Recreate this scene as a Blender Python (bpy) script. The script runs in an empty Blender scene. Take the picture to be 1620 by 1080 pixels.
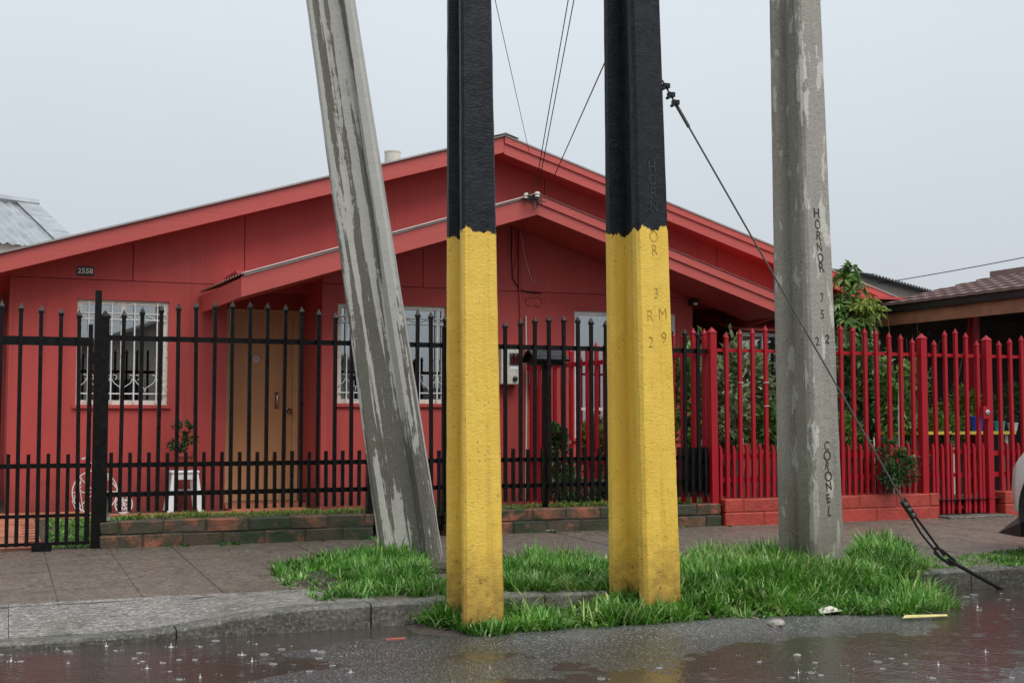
import bpy, bmesh, math, random
import numpy as np
from mathutils import Vector, Matrix, noise
random.seed(7); np.random.seed(7)
scene = bpy.context.scene
C = scene.collection
R = math.radians

# ------------------------------------------------------------------ camera, world, sun, exposure
F = 2000.0; PSI = R(22.0); PHI = math.atan(0.06); H = 0.94     # focal length in photo pixels, yaw, pitch, height
cam_d = bpy.data.cameras.new('camera'); cam = bpy.data.objects.new('camera', cam_d); C.objects.link(cam)
cam.location = (0, 0, H); cam.rotation_euler = (R(90) + PHI, 0, -PSI)
cam_d.sensor_width = 36; cam_d.lens = F / 1620 * 36; cam_d.clip_start = 0.05; cam_d.clip_end = 2000
scene.camera = cam

SUN_EL, SUN_AZ = R(54), R(162)       # azimuth measured from +Y clockwise (towards +X)
world = bpy.data.worlds.new('World'); scene.world = world; world.use_nodes = True
wn, wl = world.node_tree.nodes, world.node_tree.links
wn.clear()
w_out = wn.new('ShaderNodeOutputWorld'); w_bg = wn.new('ShaderNodeBackground')
w_sky = wn.new('ShaderNodeTexSky'); w_sky.sky_type = 'NISHITA'; w_sky.sun_disc = False
w_sky.sun_elevation = SUN_EL; w_sky.sun_rotation = SUN_AZ; w_sky.air_density = 1.0; w_sky.dust_density = 4.0
w_tc = wn.new('ShaderNodeTexCoord'); w_sep = wn.new('ShaderNodeSeparateXYZ')
w_mr = wn.new('ShaderNodeMapRange'); w_mr.inputs[1].default_value = 0; w_mr.inputs[2].default_value = 1
w_mr.inputs[3].default_value = 4.65; w_mr.inputs[4].default_value = 10.3      # even overcast, a little brighter overhead
w_noise = wn.new('ShaderNodeTexNoise'); w_noise.inputs['Scale'].default_value = 2.2; w_noise.inputs['Detail'].default_value = 4
w_nm = wn.new('ShaderNodeMapRange'); w_nm.inputs[3].default_value = 0.92; w_nm.inputs[4].default_value = 1.08
w_mul = wn.new('ShaderNodeMath'); w_mul.operation = 'MULTIPLY'
w_col = wn.new('ShaderNodeVectorMath'); w_col.operation = 'SCALE'; w_col.inputs[0].default_value = (0.87, 0.935, 1.0)
w_mix = wn.new('ShaderNodeMix'); w_mix.data_type = 'RGBA'; w_mix.inputs[0].default_value = 0.93
wl.new(w_tc.outputs['Generated'], w_sep.inputs[0]); wl.new(w_sep.outputs['Z'], w_mr.inputs[0])
wl.new(w_tc.outputs['Generated'], w_noise.inputs['Vector']); wl.new(w_noise.outputs['Fac'], w_nm.inputs[0])
wl.new(w_mr.outputs[0], w_mul.inputs[0]); wl.new(w_nm.outputs[0], w_mul.inputs[1]); wl.new(w_mul.outputs[0], w_col.inputs['Scale'])
wl.new(w_sky.outputs[0], w_mix.inputs[6]); wl.new(w_col.outputs[0], w_mix.inputs[7])
wl.new(w_mix.outputs[2], w_bg.inputs[0]); w_bg.inputs[1].default_value = 0.09
wl.new(w_bg.outputs[0], w_out.inputs[0])
sd = bpy.data.lights.new('sun', 'SUN'); sd.energy = 1.5; sd.angle = R(40); sd.color = (1.0, 0.97, 0.93)
so = bpy.data.objects.new('sun', sd); C.objects.link(so)
sdir = Vector((math.sin(SUN_AZ) * math.cos(SUN_EL), math.cos(SUN_AZ) * math.cos(SUN_EL), math.sin(SUN_EL)))
so.rotation_euler = sdir.to_track_quat('Z', 'Y').to_euler(); so.location = (0, -5, 12)
scene.view_settings.view_transform = 'Standard'; scene.view_settings.look = 'None'
scene.view_settings.exposure = 0.6; scene.view_settings.gamma = 1.0
scene.render.engine = 'CYCLES'; scene.render.resolution_x = 1024; scene.render.resolution_y = 682

# ------------------------------------------------------------------ pixel -> place helpers (photo is 1620 x 1080)
RIGHT = Vector((math.cos(PSI), -math.sin(PSI), 0)); FWD = Vector((math.sin(PSI), math.cos(PSI), 0)); UP = Vector((0, 0, 1))
CAM = Vector((0, 0, H))
def ray(u, v):
    a, b = (u - 810) / F, (540 - v) / F
    return RIGHT * a + FWD * (math.cos(PHI) - b * math.sin(PHI)) + UP * (math.sin(PHI) + b * math.cos(PHI))
def PY(u, v, Y): d = ray(u, v); return CAM + d * (Y / d.y)
def PX(u, v, X): d = ray(u, v); return CAM + d * (X / d.x)
def GZ(u, v, z): d = ray(u, v); return CAM + d * ((z - H) / d.z)
def XY(u, Y): return PY(u, 660, Y).x
def proj(p):
    q = Vector(p) - CAM; fw = q.dot(FWD); r = q.dot(RIGHT); z = q.z
    f2 = fw * math.cos(PHI) + z * math.sin(PHI); u2 = -fw * math.sin(PHI) + z * math.cos(PHI)
    return 810 + F * r / f2, 540 - F * u2 / f2

# ------------------------------------------------------------------ mesh building
WO = {}
class MB:
    def __init__(s): s.v = []; s.f = []
    def add(s, vs, fs):
        o = len(s.v); s.v += [Vector(p) for p in vs]; s.f += [tuple(i + o for i in f) for f in fs]; return s
    def box(s, x0, x1, y0, y1, z0, z1):
        return s.add([(x0,y0,z0),(x1,y0,z0),(x1,y1,z0),(x0,y1,z0),(x0,y0,z1),(x1,y0,z1),(x1,y1,z1),(x0,y1,z1)],
                     [(0,3,2,1),(4,5,6,7),(0,1,5,4),(1,2,6,5),(2,3,7,6),(3,0,4,7)])
    def prism(s, poly, vec):
        n = len(poly); vec = Vector(vec); a = [Vector(p) for p in poly]
        return s.add(a + [p + vec for p in a], [tuple(range(n)), tuple(range(2*n-1, n-1, -1))] + [(i, (i+1) % n, n + (i+1) % n, n + i) for i in range(n)])
    def bar(s, p, q, w, h):
        p, q = Vector(p), Vector(q); d = (q - p).normalized()
        a = d.cross(UP)
        if a.length < 1e-3: a = Vector((1, 0, 0))
        a = a.normalized(); b = a.cross(d).normalized(); a = a * w / 2; b = b * h / 2
        return s.prism([p - a - b, p + a - b, p + a + b, p - a + b], q - p)
    def tube(s, pts, r, n=8, cap=True):
        pts = [Vector(p) for p in pts]; rs = r if isinstance(r, (list, tuple)) else [r] * len(pts)
        o = len(s.v); prev = None
        for i, p in enumerate(pts):
            t = (pts[min(i+1, len(pts)-1)] - pts[max(i-1, 0)]).normalized()
            if prev is None:
                a = t.cross(UP)
                if a.length < 1e-3: a = t.cross(Vector((1, 0, 0)))
            else: a = prev - t * prev.dot(t)
            a.normalize(); prev = a; b = t.cross(a)
            for k in range(n):
                an = 2 * math.pi * k / n; s.v.append(p + (a * math.cos(an) + b * math.sin(an)) * rs[i])
        for i in range(len(pts) - 1):
            for k in range(n):
                k2 = (k + 1) % n; s.f.append((o+i*n+k, o+i*n+k2, o+(i+1)*n+k2, o+(i+1)*n+k))
        if cap:
            s.f.append(tuple(o + k for k in range(n))[::-1]); s.f.append(tuple(o + (len(pts)-1)*n + k for k in range(n)))
        return s
    def ring(s, c, r, rt, n=28, m=6, ax=(1,0,0), ay=(0,0,1), a0=0, a1=2*math.pi):
        c, ax, ay = Vector(c), Vector(ax), Vector(ay)
        k = n + (0 if a1 - a0 > 6.2 else 1)
        return s.tube([c + ax * r * math.cos(a0 + (a1-a0)*i/n) + ay * r * math.sin(a0 + (a1-a0)*i/n) for i in range(n + 1)], rt, m)
    def lathe(s, c, prof, n=16, axis='z'):
        c = Vector(c); o = len(s.v)
        for r, z in prof:
            for k in range(n):
                an = 2 * math.pi * k / n; x, y = r * math.cos(an), r * math.sin(an)
                s.v.append(c + (Vector((x, y, z)) if axis == 'z' else Vector((x, z, y)) if axis == 'y' else Vector((z, x, y))))
        for i in range(len(prof) - 1):
            for k in range(n):
                k2 = (k + 1) % n; s.f.append((o+i*n+k, o+i*n+k2, o+(i+1)*n+k2, o+(i+1)*n+k))
        s.f.append(tuple(o + k for k in range(n))); s.f.append(tuple(o + (len(prof)-1)*n + k for k in range(n)))
        return s
    def build(s, name, mat, parent=None, origin=None, smooth=False, fix=True, bevel=0):
        og = Vector(origin) if origin is not None else (WO[parent.name].copy() if parent else Vector((0, 0, 0)))
        me = bpy.data.meshes.new(name)
        me.from_pydata([tuple(p - og) for p in s.v], [], s.f)
        if fix:
            bm = bmesh.new(); bm.from_mesh(me); bmesh.ops.recalc_face_normals(bm, faces=bm.faces)
            if bevel: bmesh.ops.bevel(bm, geom=list(bm.edges), offset=bevel, segments=1, affect='EDGES', profile=0.5)
            bm.to_mesh(me); bm.free()
        if smooth:
            me.polygons.foreach_set('use_smooth', [True] * len(me.polygons))
            if smooth != 'all': me.set_sharp_from_angle(angle=R(38))
        me.materials.append(mat); me.update()
        return link(name, me, parent, og)
def link(name, me, parent=None, og=Vector((0, 0, 0))):
    o = bpy.data.objects.new(name, me); C.objects.link(o)
    if parent: o.parent = parent; o.location = Vector(og) - WO[parent.name]
    else: o.location = og
    WO[o.name] = Vector(og); return o
def tag(o, label, cat, group=None):
    o['label'] = label; o['category'] = cat
    if group: o['group'] = group
    return o
def thing(name, label, cat, loc, group=None):
    return tag(link(name, None, None, Vector(loc)), label, cat, group)
def struct(o): o['kind'] = 'structure'; return o
def stuff(o): o['kind'] = 'stuff'; return o

# ------------------------------------------------------------------ materials
M = {}
class NT:
    def __init__(s, name):
        s.m = bpy.data.materials.new(name); s.m.use_nodes = True; s.n = s.m.node_tree.nodes; s.l = s.m.node_tree.links
        s.b = s.n['Principled BSDF']; s.tc = s.n.new('ShaderNodeTexCoord'); s.co = s.tc.outputs['Object']
    def set(s, k, v):
        i = s.b.inputs[k]
        if hasattr(v, 'is_linked'): s.l.new(v, i)
        else: i.default_value = (*v, 1) if isinstance(v, tuple) and len(v) == 3 else v
    def map(s, scale, src=None, rot=(0,0,0)):
        n = s.n.new('ShaderNodeMapping'); n.inputs['Scale'].default_value = scale; n.inputs['Rotation'].default_value = rot
        s.l.new(src or s.co, n.inputs[0]); return n.outputs[0]
    def noise(s, scale, detail=5, rough=0.55, vec=None, dist=0):
        n = s.n.new('ShaderNodeTexNoise'); n.inputs['Scale'].default_value = scale; n.inputs['Detail'].default_value = detail
        n.inputs['Roughness'].default_value = rough; n.inputs['Distortion'].default_value = dist
        s.l.new(vec or s.co, n.inputs['Vector']); return n.outputs['Fac']
    def voro(s, scale, vec=None, rnd=1.0, out='Distance', feat='F1'):
        n = s.n.new('ShaderNodeTexVoronoi'); n.feature = feat; n.inputs['Scale'].default_value = scale; n.inputs['Randomness'].default_value = rnd
        s.l.new(vec or s.co, n.inputs['Vector']); return n.outputs[out]
    def ramp(s, fac, a, b, x0=0.0, x1=1.0):
        n = s.n.new('ShaderNodeMapRange'); n.inputs[1].default_value = x0; n.inputs[2].default_value = x1
        n.inputs[3].default_value = a; n.inputs[4].default_value = b; s.l.new(fac, n.inputs[0]); return n.outputs[0]
    def math(s, op, a, b=0.0, c=None):
        n = s.n.new('ShaderNodeMath'); n.operation = op
        for i, x in enumerate((a, b) + (() if c is None else (c,))):
            if hasattr(x, 'is_linked'): s.l.new(x, n.inputs[i])
            else: n.inputs[i].default_value = x
        return n.outputs[0]
    def mix(s, fac, a, b, mode='MIX'):
        n = s.n.new('ShaderNodeMix'); n.data_type = 'RGBA'; n.blend_type = mode
        for i, x in ((0, fac), (6, a), (7, b)):
            if hasattr(x, 'is_linked'): s.l.new(x, n.inputs[i])
            else: n.inputs[i].default_value = (*x, 1) if isinstance(x, tuple) else x
        return n.outputs[2]
    def bump(s, h, dist=0.01, strength=1.0):
        n = s.n.new('ShaderNodeBump'); n.inputs['Distance'].default_value = dist; n.inputs['Strength'].default_value = strength
        s.l.new(h, n.inputs['Height'])
        if s.b.inputs['Normal'].is_linked: s.l.new(s.b.inputs['Normal'].links[0].from_socket, n.inputs['Normal'])
        s.l.new(n.outputs[0], s.b.inputs['Normal'])
    def rnd(s): return s.n.new('ShaderNodeObjectInfo').outputs['Random']
    def island(s): return s.n.new('ShaderNodeNewGeometry').outputs['Random Per Island']
    def sep(s, i, src=None):
        n = s.n.new('ShaderNodeSeparateXYZ'); s.l.new(src or s.co, n.inputs[0]); return n.outputs[i]
def simple(name, col, rough=0.5, var=0.12, scale=6, bump=0.0, bscale=40, metal=0.0, coat=0.0, spec=0.5, objvar=0.0):
    t = NT(name); f = t.noise(scale, 6)
    c = t.mix(t.ramp(f, 0, 1, .3, .7), tuple(x * (1 - var) for x in col), tuple(min(1, x * (1 + var)) for x in col))
    if objvar: c = t.mix(t.rnd(), t.mix(1.0, c, (1 - objvar,) * 3, 'MULTIPLY'), t.mix(1.0, c, (1 + objvar,) * 3, 'MULTIPLY'))
    t.set('Base Color', c); t.set('Roughness', t.ramp(t.noise(scale * 2.3, 4), max(0, rough - .1), min(1, rough + .1), .3, .7))
    t.set('Metallic', metal); t.set('Specular IOR Level', spec)
    if coat: t.set('Coat Weight', coat); t.set('Coat Roughness', 0.15)
    if bump: t.bump(t.noise(bscale, 5), bump)
    M[name] = t.m; return t
def leafmat(name, c1, c2, c3=None, rough=0.4, trans=0.0):
    t = NT(name); r = t.island(); c = t.mix(r, c1, c2)
    if c3: c = t.mix(t.math('GREATER_THAN', t.math('FRACT', t.math('MULTIPLY', r, 37.7)), 0.86), c, c3)
    c = t.mix(t.ramp(t.noise(5, 3), 0, .6, .42, .65), c, tuple(x * .45 for x in c1)); c = t.mix(t.ramp(t.noise(2.3, 3), 0, .4, .5, .7), c, tuple(min(1, x * 1.25 + .02) for x in c2))
    t.set('Base Color', c); t.set('Roughness', rough); t.set('Specular IOR Level', 0.35)
    ts = t.n.new('ShaderNodeBsdfTranslucent'); t.l.new(c, ts.inputs[0])
    mx = t.n.new('ShaderNodeMixShader'); mx.inputs[0].default_value = trans or 0.25
    t.l.new(t.b.outputs[0], mx.inputs[1]); t.l.new(ts.outputs[0], mx.inputs[2]); t.l.new(mx.outputs[0], t.n['Material Output'].inputs[0])
    M[name] = t.m

# house paints
def paint_wall(name, col):
    t = NT(name)
    streak = t.noise(1.0, 6, .6, t.map((5, 5, .7))); blot = t.noise(1.3, 5); fine = t.noise(60, 3)
    c = t.mix(t.ramp(streak, 0, .55, .35, .75), col, tuple(x * .74 for x in col))
    c = t.mix(t.ramp(blot, 0, .35, .45, .7), c, tuple(min(1, x * 1.22 + .006) for x in col))
    run = t.noise(1.0, 5, .6, t.map((17, 17, .35))); c = t.mix(t.ramp(run, 0, .5, .56, .74), c, tuple(x * .5 + .004 for x in col))
    wz = t.sep(2, t.n.new('ShaderNodeNewGeometry').outputs['Position']); dm = t.ramp(t.math('ADD', wz, t.math('MULTIPLY', t.noise(4, 5), -.6)), .6, 0, -.25, .22); c = t.mix(dm, c, (.10, .03, .022))
    scuff = t.math('GREATER_THAN', t.noise(23, 6, .7), .70)
    c = t.mix(t.math('MULTIPLY', scuff, .35), c, (.42, .22, .19))
    t.set('Base Color', c); t.set('Roughness', t.ramp(blot, .5, .75, .3, .7)); t.set('Specular IOR Level', .3)
    t.bump(fine, .002, .5); t.bump(t.noise(3, 4), .01, .35); M[name] = t.m
paint_wall('wall_red', (.45, .068, .060))
paint_wall('panel_red', (.50, .076, .070))
t = NT('fascia_red'); g = t.noise(1.0, 6, .6, t.map((3, 40, 40)))
c = t.mix(t.ramp(g, 0, .6, .35, .7), (.50, .085, .072), (.40, .064, .055)); t.set('Base Color', c); t.set('Roughness', .45); t.bump(g, .003, .4); M['fascia_red'] = t.m
simple('roof_metal', (.36, .33, .32), .4, .2, 3, metal=.3)
simple('roof_brown', (.2, .075, .06), .45, .25, 5)
simple('zinc', (.30, .32, .335), .45, .22, 4, metal=.25)
simple('white_trim', (.72, .70, .66), .45, .15, 8)
t = NT('peeling_white'); f = t.noise(38, 6, .7)
t.set('Base Color', t.mix(t.math('GREATER_THAN', f, .585), (.66, .63, .55), (.34, .25, .17))); t.set('Roughness', .6); t.bump(f, .003); M['peeling_white'] = t.m
simple('white_iron', (.70, .70, .68), .4, .1, 30)
t = NT('door_wood'); f = t.noise(1.5, 6, .6, t.map((14, 14, 1)))
t.set('Base Color', t.mix(t.ramp(f, 0, 1, .3, .7), (.72, .43, .20), (.66, .375, .165))); t.set('Roughness', .5); t.bump(f, .001); M['door_wood'] = t.m
simple('door_frame', (.74, .50, .26), .5, .12, 8)
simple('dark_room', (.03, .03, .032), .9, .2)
simple('blind', (.62, .63, .60), .7, .08, 4)
t = NT('curtain'); w = t.noise(1.0, 2, .5, t.map((26, 26, .4)))
t.set('Base Color', t.mix(w, (.55, .60, .70), (.80, .84, .92))); t.set('Roughness', .85); M['curtain'] = t.m
t = NT('glass')   # window glass: see-through with a clear reflection
tr = t.n.new('ShaderNodeBsdfTransparent'); tr.inputs[0].default_value = (.62, .66, .66, 1)
gl = t.n.new('ShaderNodeBsdfGlossy'); gl.inputs['Roughness'].default_value = .015; gl.inputs[0].default_value = (.9, .93, .95, 1)
fr = t.n.new('ShaderNodeFresnel'); fr.inputs[0].default_value = 1.62
mx = t.n.new('ShaderNodeMixShader'); t.l.new(t.ramp(fr.outputs[0], .34, 1, .04, 1), mx.inputs[0]); t.l.new(tr.outputs[0], mx.inputs[1]); t.l.new(gl.outputs[0], mx.inputs[2])
t.l.new(mx.outputs[0], t.n['Material Output'].inputs[0]); M['glass'] = t.m
# metalwork
def ironmat(name, col, rough, dirt):
    t = NT(name); f = t.noise(22, 6, .65)
    rust = t.math('GREATER_THAN', t.noise(14, 7, .75), .67); t.set('Base Color', t.mix(t.math('MULTIPLY', rust, .7), t.mix(t.ramp(f, 0, .7, .56, .72), col, dirt), (.09, .035, .018))); t.set('Roughness', t.ramp(f, rough - .08, rough + .25, .4, .7)); t.set('Specular IOR Level', .22); t.bump(t.noise(60, 3), .0004); M[name] = t.m
ironmat('black_iron', (.0045, .004, .004), .34, (.010, .007, .0055))
ironmat('red_iron', (.33, .012, .02), .36, (.22, .02, .02))
ironmat('cable_black', (.018, .018, .018), .5, (.04, .04, .04))
ironmat('galv_wire', (.10, .105, .10), .5, (.06, .055, .05))
ironmat('rod_black', (.02, .02, .022), .4, (.05, .035, .025))
simple('white_plastic', (.74, .74, .75), .35, .04, 10)
simple('box_cream', (.55, .53, .46), .5, .12, 12)
simple('plate_black', (.012, .012, .012), .4)
simple('chrome', (.55, .55, .55), .2, .1, metal=1)
simple('soil', (.045, .034, .024), .85, .45, 14, bump=.02, bscale=30)
simple('terracotta', (.42, .155, .085), .5, .22, 9, bump=.003, objvar=.2)
simple('pot_red', (.33, .06, .045), .5, .15, 12)
simple('pot_blue', (.02, .05, .42), .4, .1); simple('pot_teal', (.02, .32, .36), .4, .1); simple('pot_white', (.6, .58, .52), .5, .1)
simple('shelf_yellow', (.62, .46, .06), .5, .15); simple('bottle_orange', (.55, .25, .05), .35, .1); simple('cap_yellow', (.75, .5, .04), .4, .1)
simple('bark', (.09, .07, .05), .8, .35, 18, bump=.01); simple('twig', (.16, .13, .10), .8, .3, 20)
simple('paper', (.6, .57, .5), .8, .15, 20); simple('paper_yellow', (.55, .48, .2), .8, .15, 20); simple('stone', (.27, .25, .22), .8, .3, 14, bump=.01)
simple('beam_brown', (.27, .11, .06), .55, .3, 6, bump=.003); simple('dark_wood_shade', (.035, .024, .02), .8, .3, 5)  # the near-black wood colour also holds the shade inside the carport
simple('cream_wall', (.55, .52, .46), .7, .12, 2); simple('far_wall', (.42, .38, .33), .7, .2, 1.5)
simple('far_roof', (.26, .25, .24), .6, .3, 2)
t = NT('tile_roof'); t.set('Base Color', t.mix(t.noise(9, 5), (.13, .07, .06), (.22, .14, .125))); t.set('Roughness', .6); M['tile_roof'] = t.m
leafmat('leaf_mid', (.055, .15, .03), (.18, .32, .07), (.24, .34, .09))
leafmat('leaf_dark', (.022, .065, .02), (.075, .15, .045), (.14, .22, .08))
leafmat('leaf_yellow', (.12, .19, .03), (.30, .36, .06), (.38, .38, .07))
leafmat('leaf_pale', (.11, .18, .07), (.30, .38, .19), (.42, .46, .28))
leafmat('grass_green', (.04, .16, .014), (.16, .39, .045), (.40, .57, .22), trans=.28)
leafmat('grass_pale', (.16, .26, .05), (.36, .48, .14), (.52, .52, .24), trans=.3)
leafmat('grass_dark', (.025, .10, .012), (.07, .21, .025), (.12, .27, .04), trans=.3)
leafmat('lawn', (.12, .20, .03), (.26, .33, .06), (.36, .38, .10), trans=.3)
leafmat('dry_leaf', (.10, .06, .03), (.22, .15, .07), (.3, .25, .1))

# ground materials
def concrete(name, col, dark, rough=.55, brushed=True, stain=(.05, .055, .03)):
    t = NT(name); t.co = t.n.new('ShaderNodeNewGeometry').outputs['Position']
    big = t.noise(.9, 6, .6); fine = t.noise(55, 5, .7); mid = t.noise(7, 6, .65)
    c = t.mix(t.ramp(mid, 0, 1, .35, .68), col, dark); c = t.mix(t.ramp(big, 0, .6, .45, .7), c, tuple(x * .55 for x in dark))
    c = t.mix(t.ramp(fine, 0, .7, .52, .68), c, tuple(min(1, x * 2.1) for x in col)); c = t.mix(t.ramp(fine, .85, 0, .32, .47), c, tuple(x * .25 for x in dark)); gr = t.noise(22, 5, .7); c = t.mix(t.ramp(gr, .55, 0, .34, .48), c, tuple(x * .4 for x in dark)); 
    c = t.mix(t.ramp(t.noise(2.1, 6, .7), 0, .65, .52, .70), c, stain)
    t.set('Base Color', c); t.set('Roughness', t.ramp(big, rough - .22, rough + .1, .35, .6)); t.bump(fine, .006)
    if brushed:
        st0 = t.noise(1.0, 5, .65, t.map((20, 55, 1), rot=(0, 0, .05))); c = t.mix(t.ramp(st0, .75, 0, .34, .5), c, tuple(x * .25 for x in dark)); c = t.mix(t.ramp(st0, 0, .55, .55, .72), c, tuple(min(1, x * 1.9) for x in col)); t.set('Base Color', c)
        st = t.noise(1.0, 4, .6, t.map((3, 55, 1), rot=(0, 0, .05))); t.bump(st, .016, 1.0); st2 = t.noise(1.0, 3, .6, t.map((60, 5, 1), rot=(0, 0, .1))); t.bump(st2, .008, .8)
    M[name] = t.m
concrete('slab_brown', (.20, .160, .125), (.110, .086, .066), .46)
concrete('apron_grey', (.29, .27, .245), (.18, .165, .148), .44)
concrete('kerb_grey', (.155, .148, .125), (.06, .056, .045), .6, False, (.02, .026, .012))
concrete('joint_dark', (.085, .07, .055), (.05, .04, .032), .6, False)
t = NT('asphalt'); fine = t.noise(95, 4, .7); v = t.voro(120); big = t.noise(1.1, 5); mid = t.noise(9, 5)
c = t.mix(t.ramp(v, 1, 0, .1, .5), (.055, .052, .052), (.14, .135, .135)); c = t.mix(t.ramp(big, 0, .5, .45, .65), c, (.05, .045, .042)); c = t.mix(t.math('GREATER_THAN', fine, .59), c, (.46, .45, .45))
wz = t.math('ADD', t.sep(2, t.n.new('ShaderNodeNewGeometry').outputs['Position']), t.math('MULTIPLY', mid, .012)); dry = t.ramp(wz, 0, 1, -.137, -.118); c = t.mix(dry, t.mix(1.0, c, (.5, .46, .43), 'MULTIPLY'), c)
t.set('Base Color', c); t.set('Roughness', t.math('ADD', t.ramp(dry, .05, .20), t.ramp(mid, .0, .14, .32, .62))); t.set('Specular IOR Level', .65); t.bump(v, .004, .6); t.bump(t.noise(34, 5, .7), .006, .45); M['asphalt'] = t.m
t = NT('puddle_water')
vd = t.voro(3.4); f1 = t.math('MULTIPLY', t.math('SINE', t.math('MULTIPLY', vd, 95.0)), t.ramp(vd, 1, 0, 0.02, .22))
vd2 = t.voro(5.3, t.map((1.3, 1.1, 1))); f2 = t.math('MULTIPLY', t.math('SINE', t.math('MULTIPLY', vd2, 80.0)), t.ramp(vd2, 1, 0, 0.02, .25))
t.set('Base Color', t.mix(t.noise(1.7, 4), (.030, .024, .021), (.065, .052, .044))); t.set('Roughness', .035); t.set('IOR', 1.33); t.set('Specular IOR Level', .75)
t.bump(f1, .0022, .6); t.bump(f2, .0018, .6); t.bump(t.noise(38, 4), .005, .6); t.bump(t.noise(5, 3), .012, .4); M['puddle_water'] = t.m
# bricks
t = NT('brick_mossy'); t.co = t.n.new('ShaderNodeNewGeometry').outputs['Position']; n1 = t.noise(5.5, 7, .72); n2 = t.noise(40, 5); rr = t.rnd()
brick = t.mix(n2, (.20, .060, .030), (.32, .115, .06)); moss = t.mix(t.ramp(t.noise(3.2, 5), 0, 1, .38, .62), (.014, .030, .008), (.075, .050, .032))
k = t.math('ADD', t.math('MULTIPLY', n1, 1.0), t.math('MULTIPLY', rr, .16))
t.set('Base Color', t.mix(t.ramp(k, 0, 1, .59, .74), moss, brick)); t.set('Roughness', .6); t.bump(n1, .012); t.bump(n2, .004); M['brick_mossy'] = t.m
simple('mortar_moss', (.035, .034, .025), .85, .4, 12, bump=.006)
simple('brick_red_paint', (.36, .045, .03), .5, .16, 10, bump=.008, bscale=25, objvar=.08); simple('mortar_red', (.30, .04, .028), .6, .2, 10)

# pole concrete
t = NT('pole_concrete'); fine = t.noise(70, 5, .7); mid = t.noise(5, 6, .6, t.map((1, 1, .35))); pit = t.math('LESS_THAN', t.math('ADD', t.voro(40), t.math('MULTIPLY', t.noise(60, 3), .25)), .27)
pm = t.math('MULTIPLY', pit, t.math('GREATER_THAN', t.noise(4), .46))
c = t.mix(mid, (.23, .215, .18), (.34, .32, .275)); dmp = t.ramp(t.noise(1.0, 6, .65, t.map((6, 6, .6))), 0, .6, .5, .66); c = t.mix(dmp, c, (.115, .108, .088)); c = t.mix(t.ramp(fine, 0, .5, .52, .7), c, (.44, .42, .38)); c = t.mix(t.ramp(fine, .6, 0, .3, .45), c, (.13, .12, .10))
spl = t.ramp(t.noise(1.0, 4, .55, t.map((11, 11, 3.0))), 0, 1, .585, .605); c = t.mix(t.math('MULTIPLY', spl, .75), c, (.55, .53, .48))
low = t.ramp(t.math('ADD', t.sep(2), t.math('MULTIPLY', mid, .6)), 1, 0, .35, 1.0); c = t.mix(t.math('MULTIPLY', low, .6), c, (.12, .10, .075))
c = t.mix(t.math('MULTIPLY', pm, .85), c, (.03, .028, .024)); t.set('Base Color', c); t.set('Roughness', .62); t.bump(fine, .006, .8); t.bump(t.noise(14, 4, .5, t.map((1, 1, 2.2))), .006, .6); M['pole_concrete'] = t.m
t = NT('pole_wet')   # leaning pole: dry pale runs left between dark wet ones
fine = t.noise(80, 5, .7); run = t.noise(1.0, 5, .62, t.map((13, 13, .55))); rag = t.noise(16, 5, .7)
k = t.math('ADD', run, t.math('MULTIPLY', rag, .16)); dry = t.ramp(k, 0, 1, .565, .585)
wet = t.mix(t.noise(3, 5, .6, t.map((1, 1, .3))), (.085, .078, .062), (.16, .15, .125)); pale = t.mix(t.noise(1, 5, .6, t.map((4, 4, 50))), (.38, .365, .33), (.50, .485, .45))
pit = t.math('LESS_THAN', t.math('ADD', t.voro(40), t.math('MULTIPLY', t.noise(60, 3), .25)), .24); c = t.mix(dry, wet, pale); c = t.mix(t.math('MULTIPLY', pit, .8), c, (.05, .045, .04)); c = t.mix(t.ramp(fine, 0, .35, .55, .7), c, (.45, .43, .39))
t.set('Base Color', c); t.set('Roughness', t.ramp(dry, .32, .7)); t.bump(fine, .004, .8); t.bump(t.noise(9, 5), .006, .5); M['pole_wet'] = t.m
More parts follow.
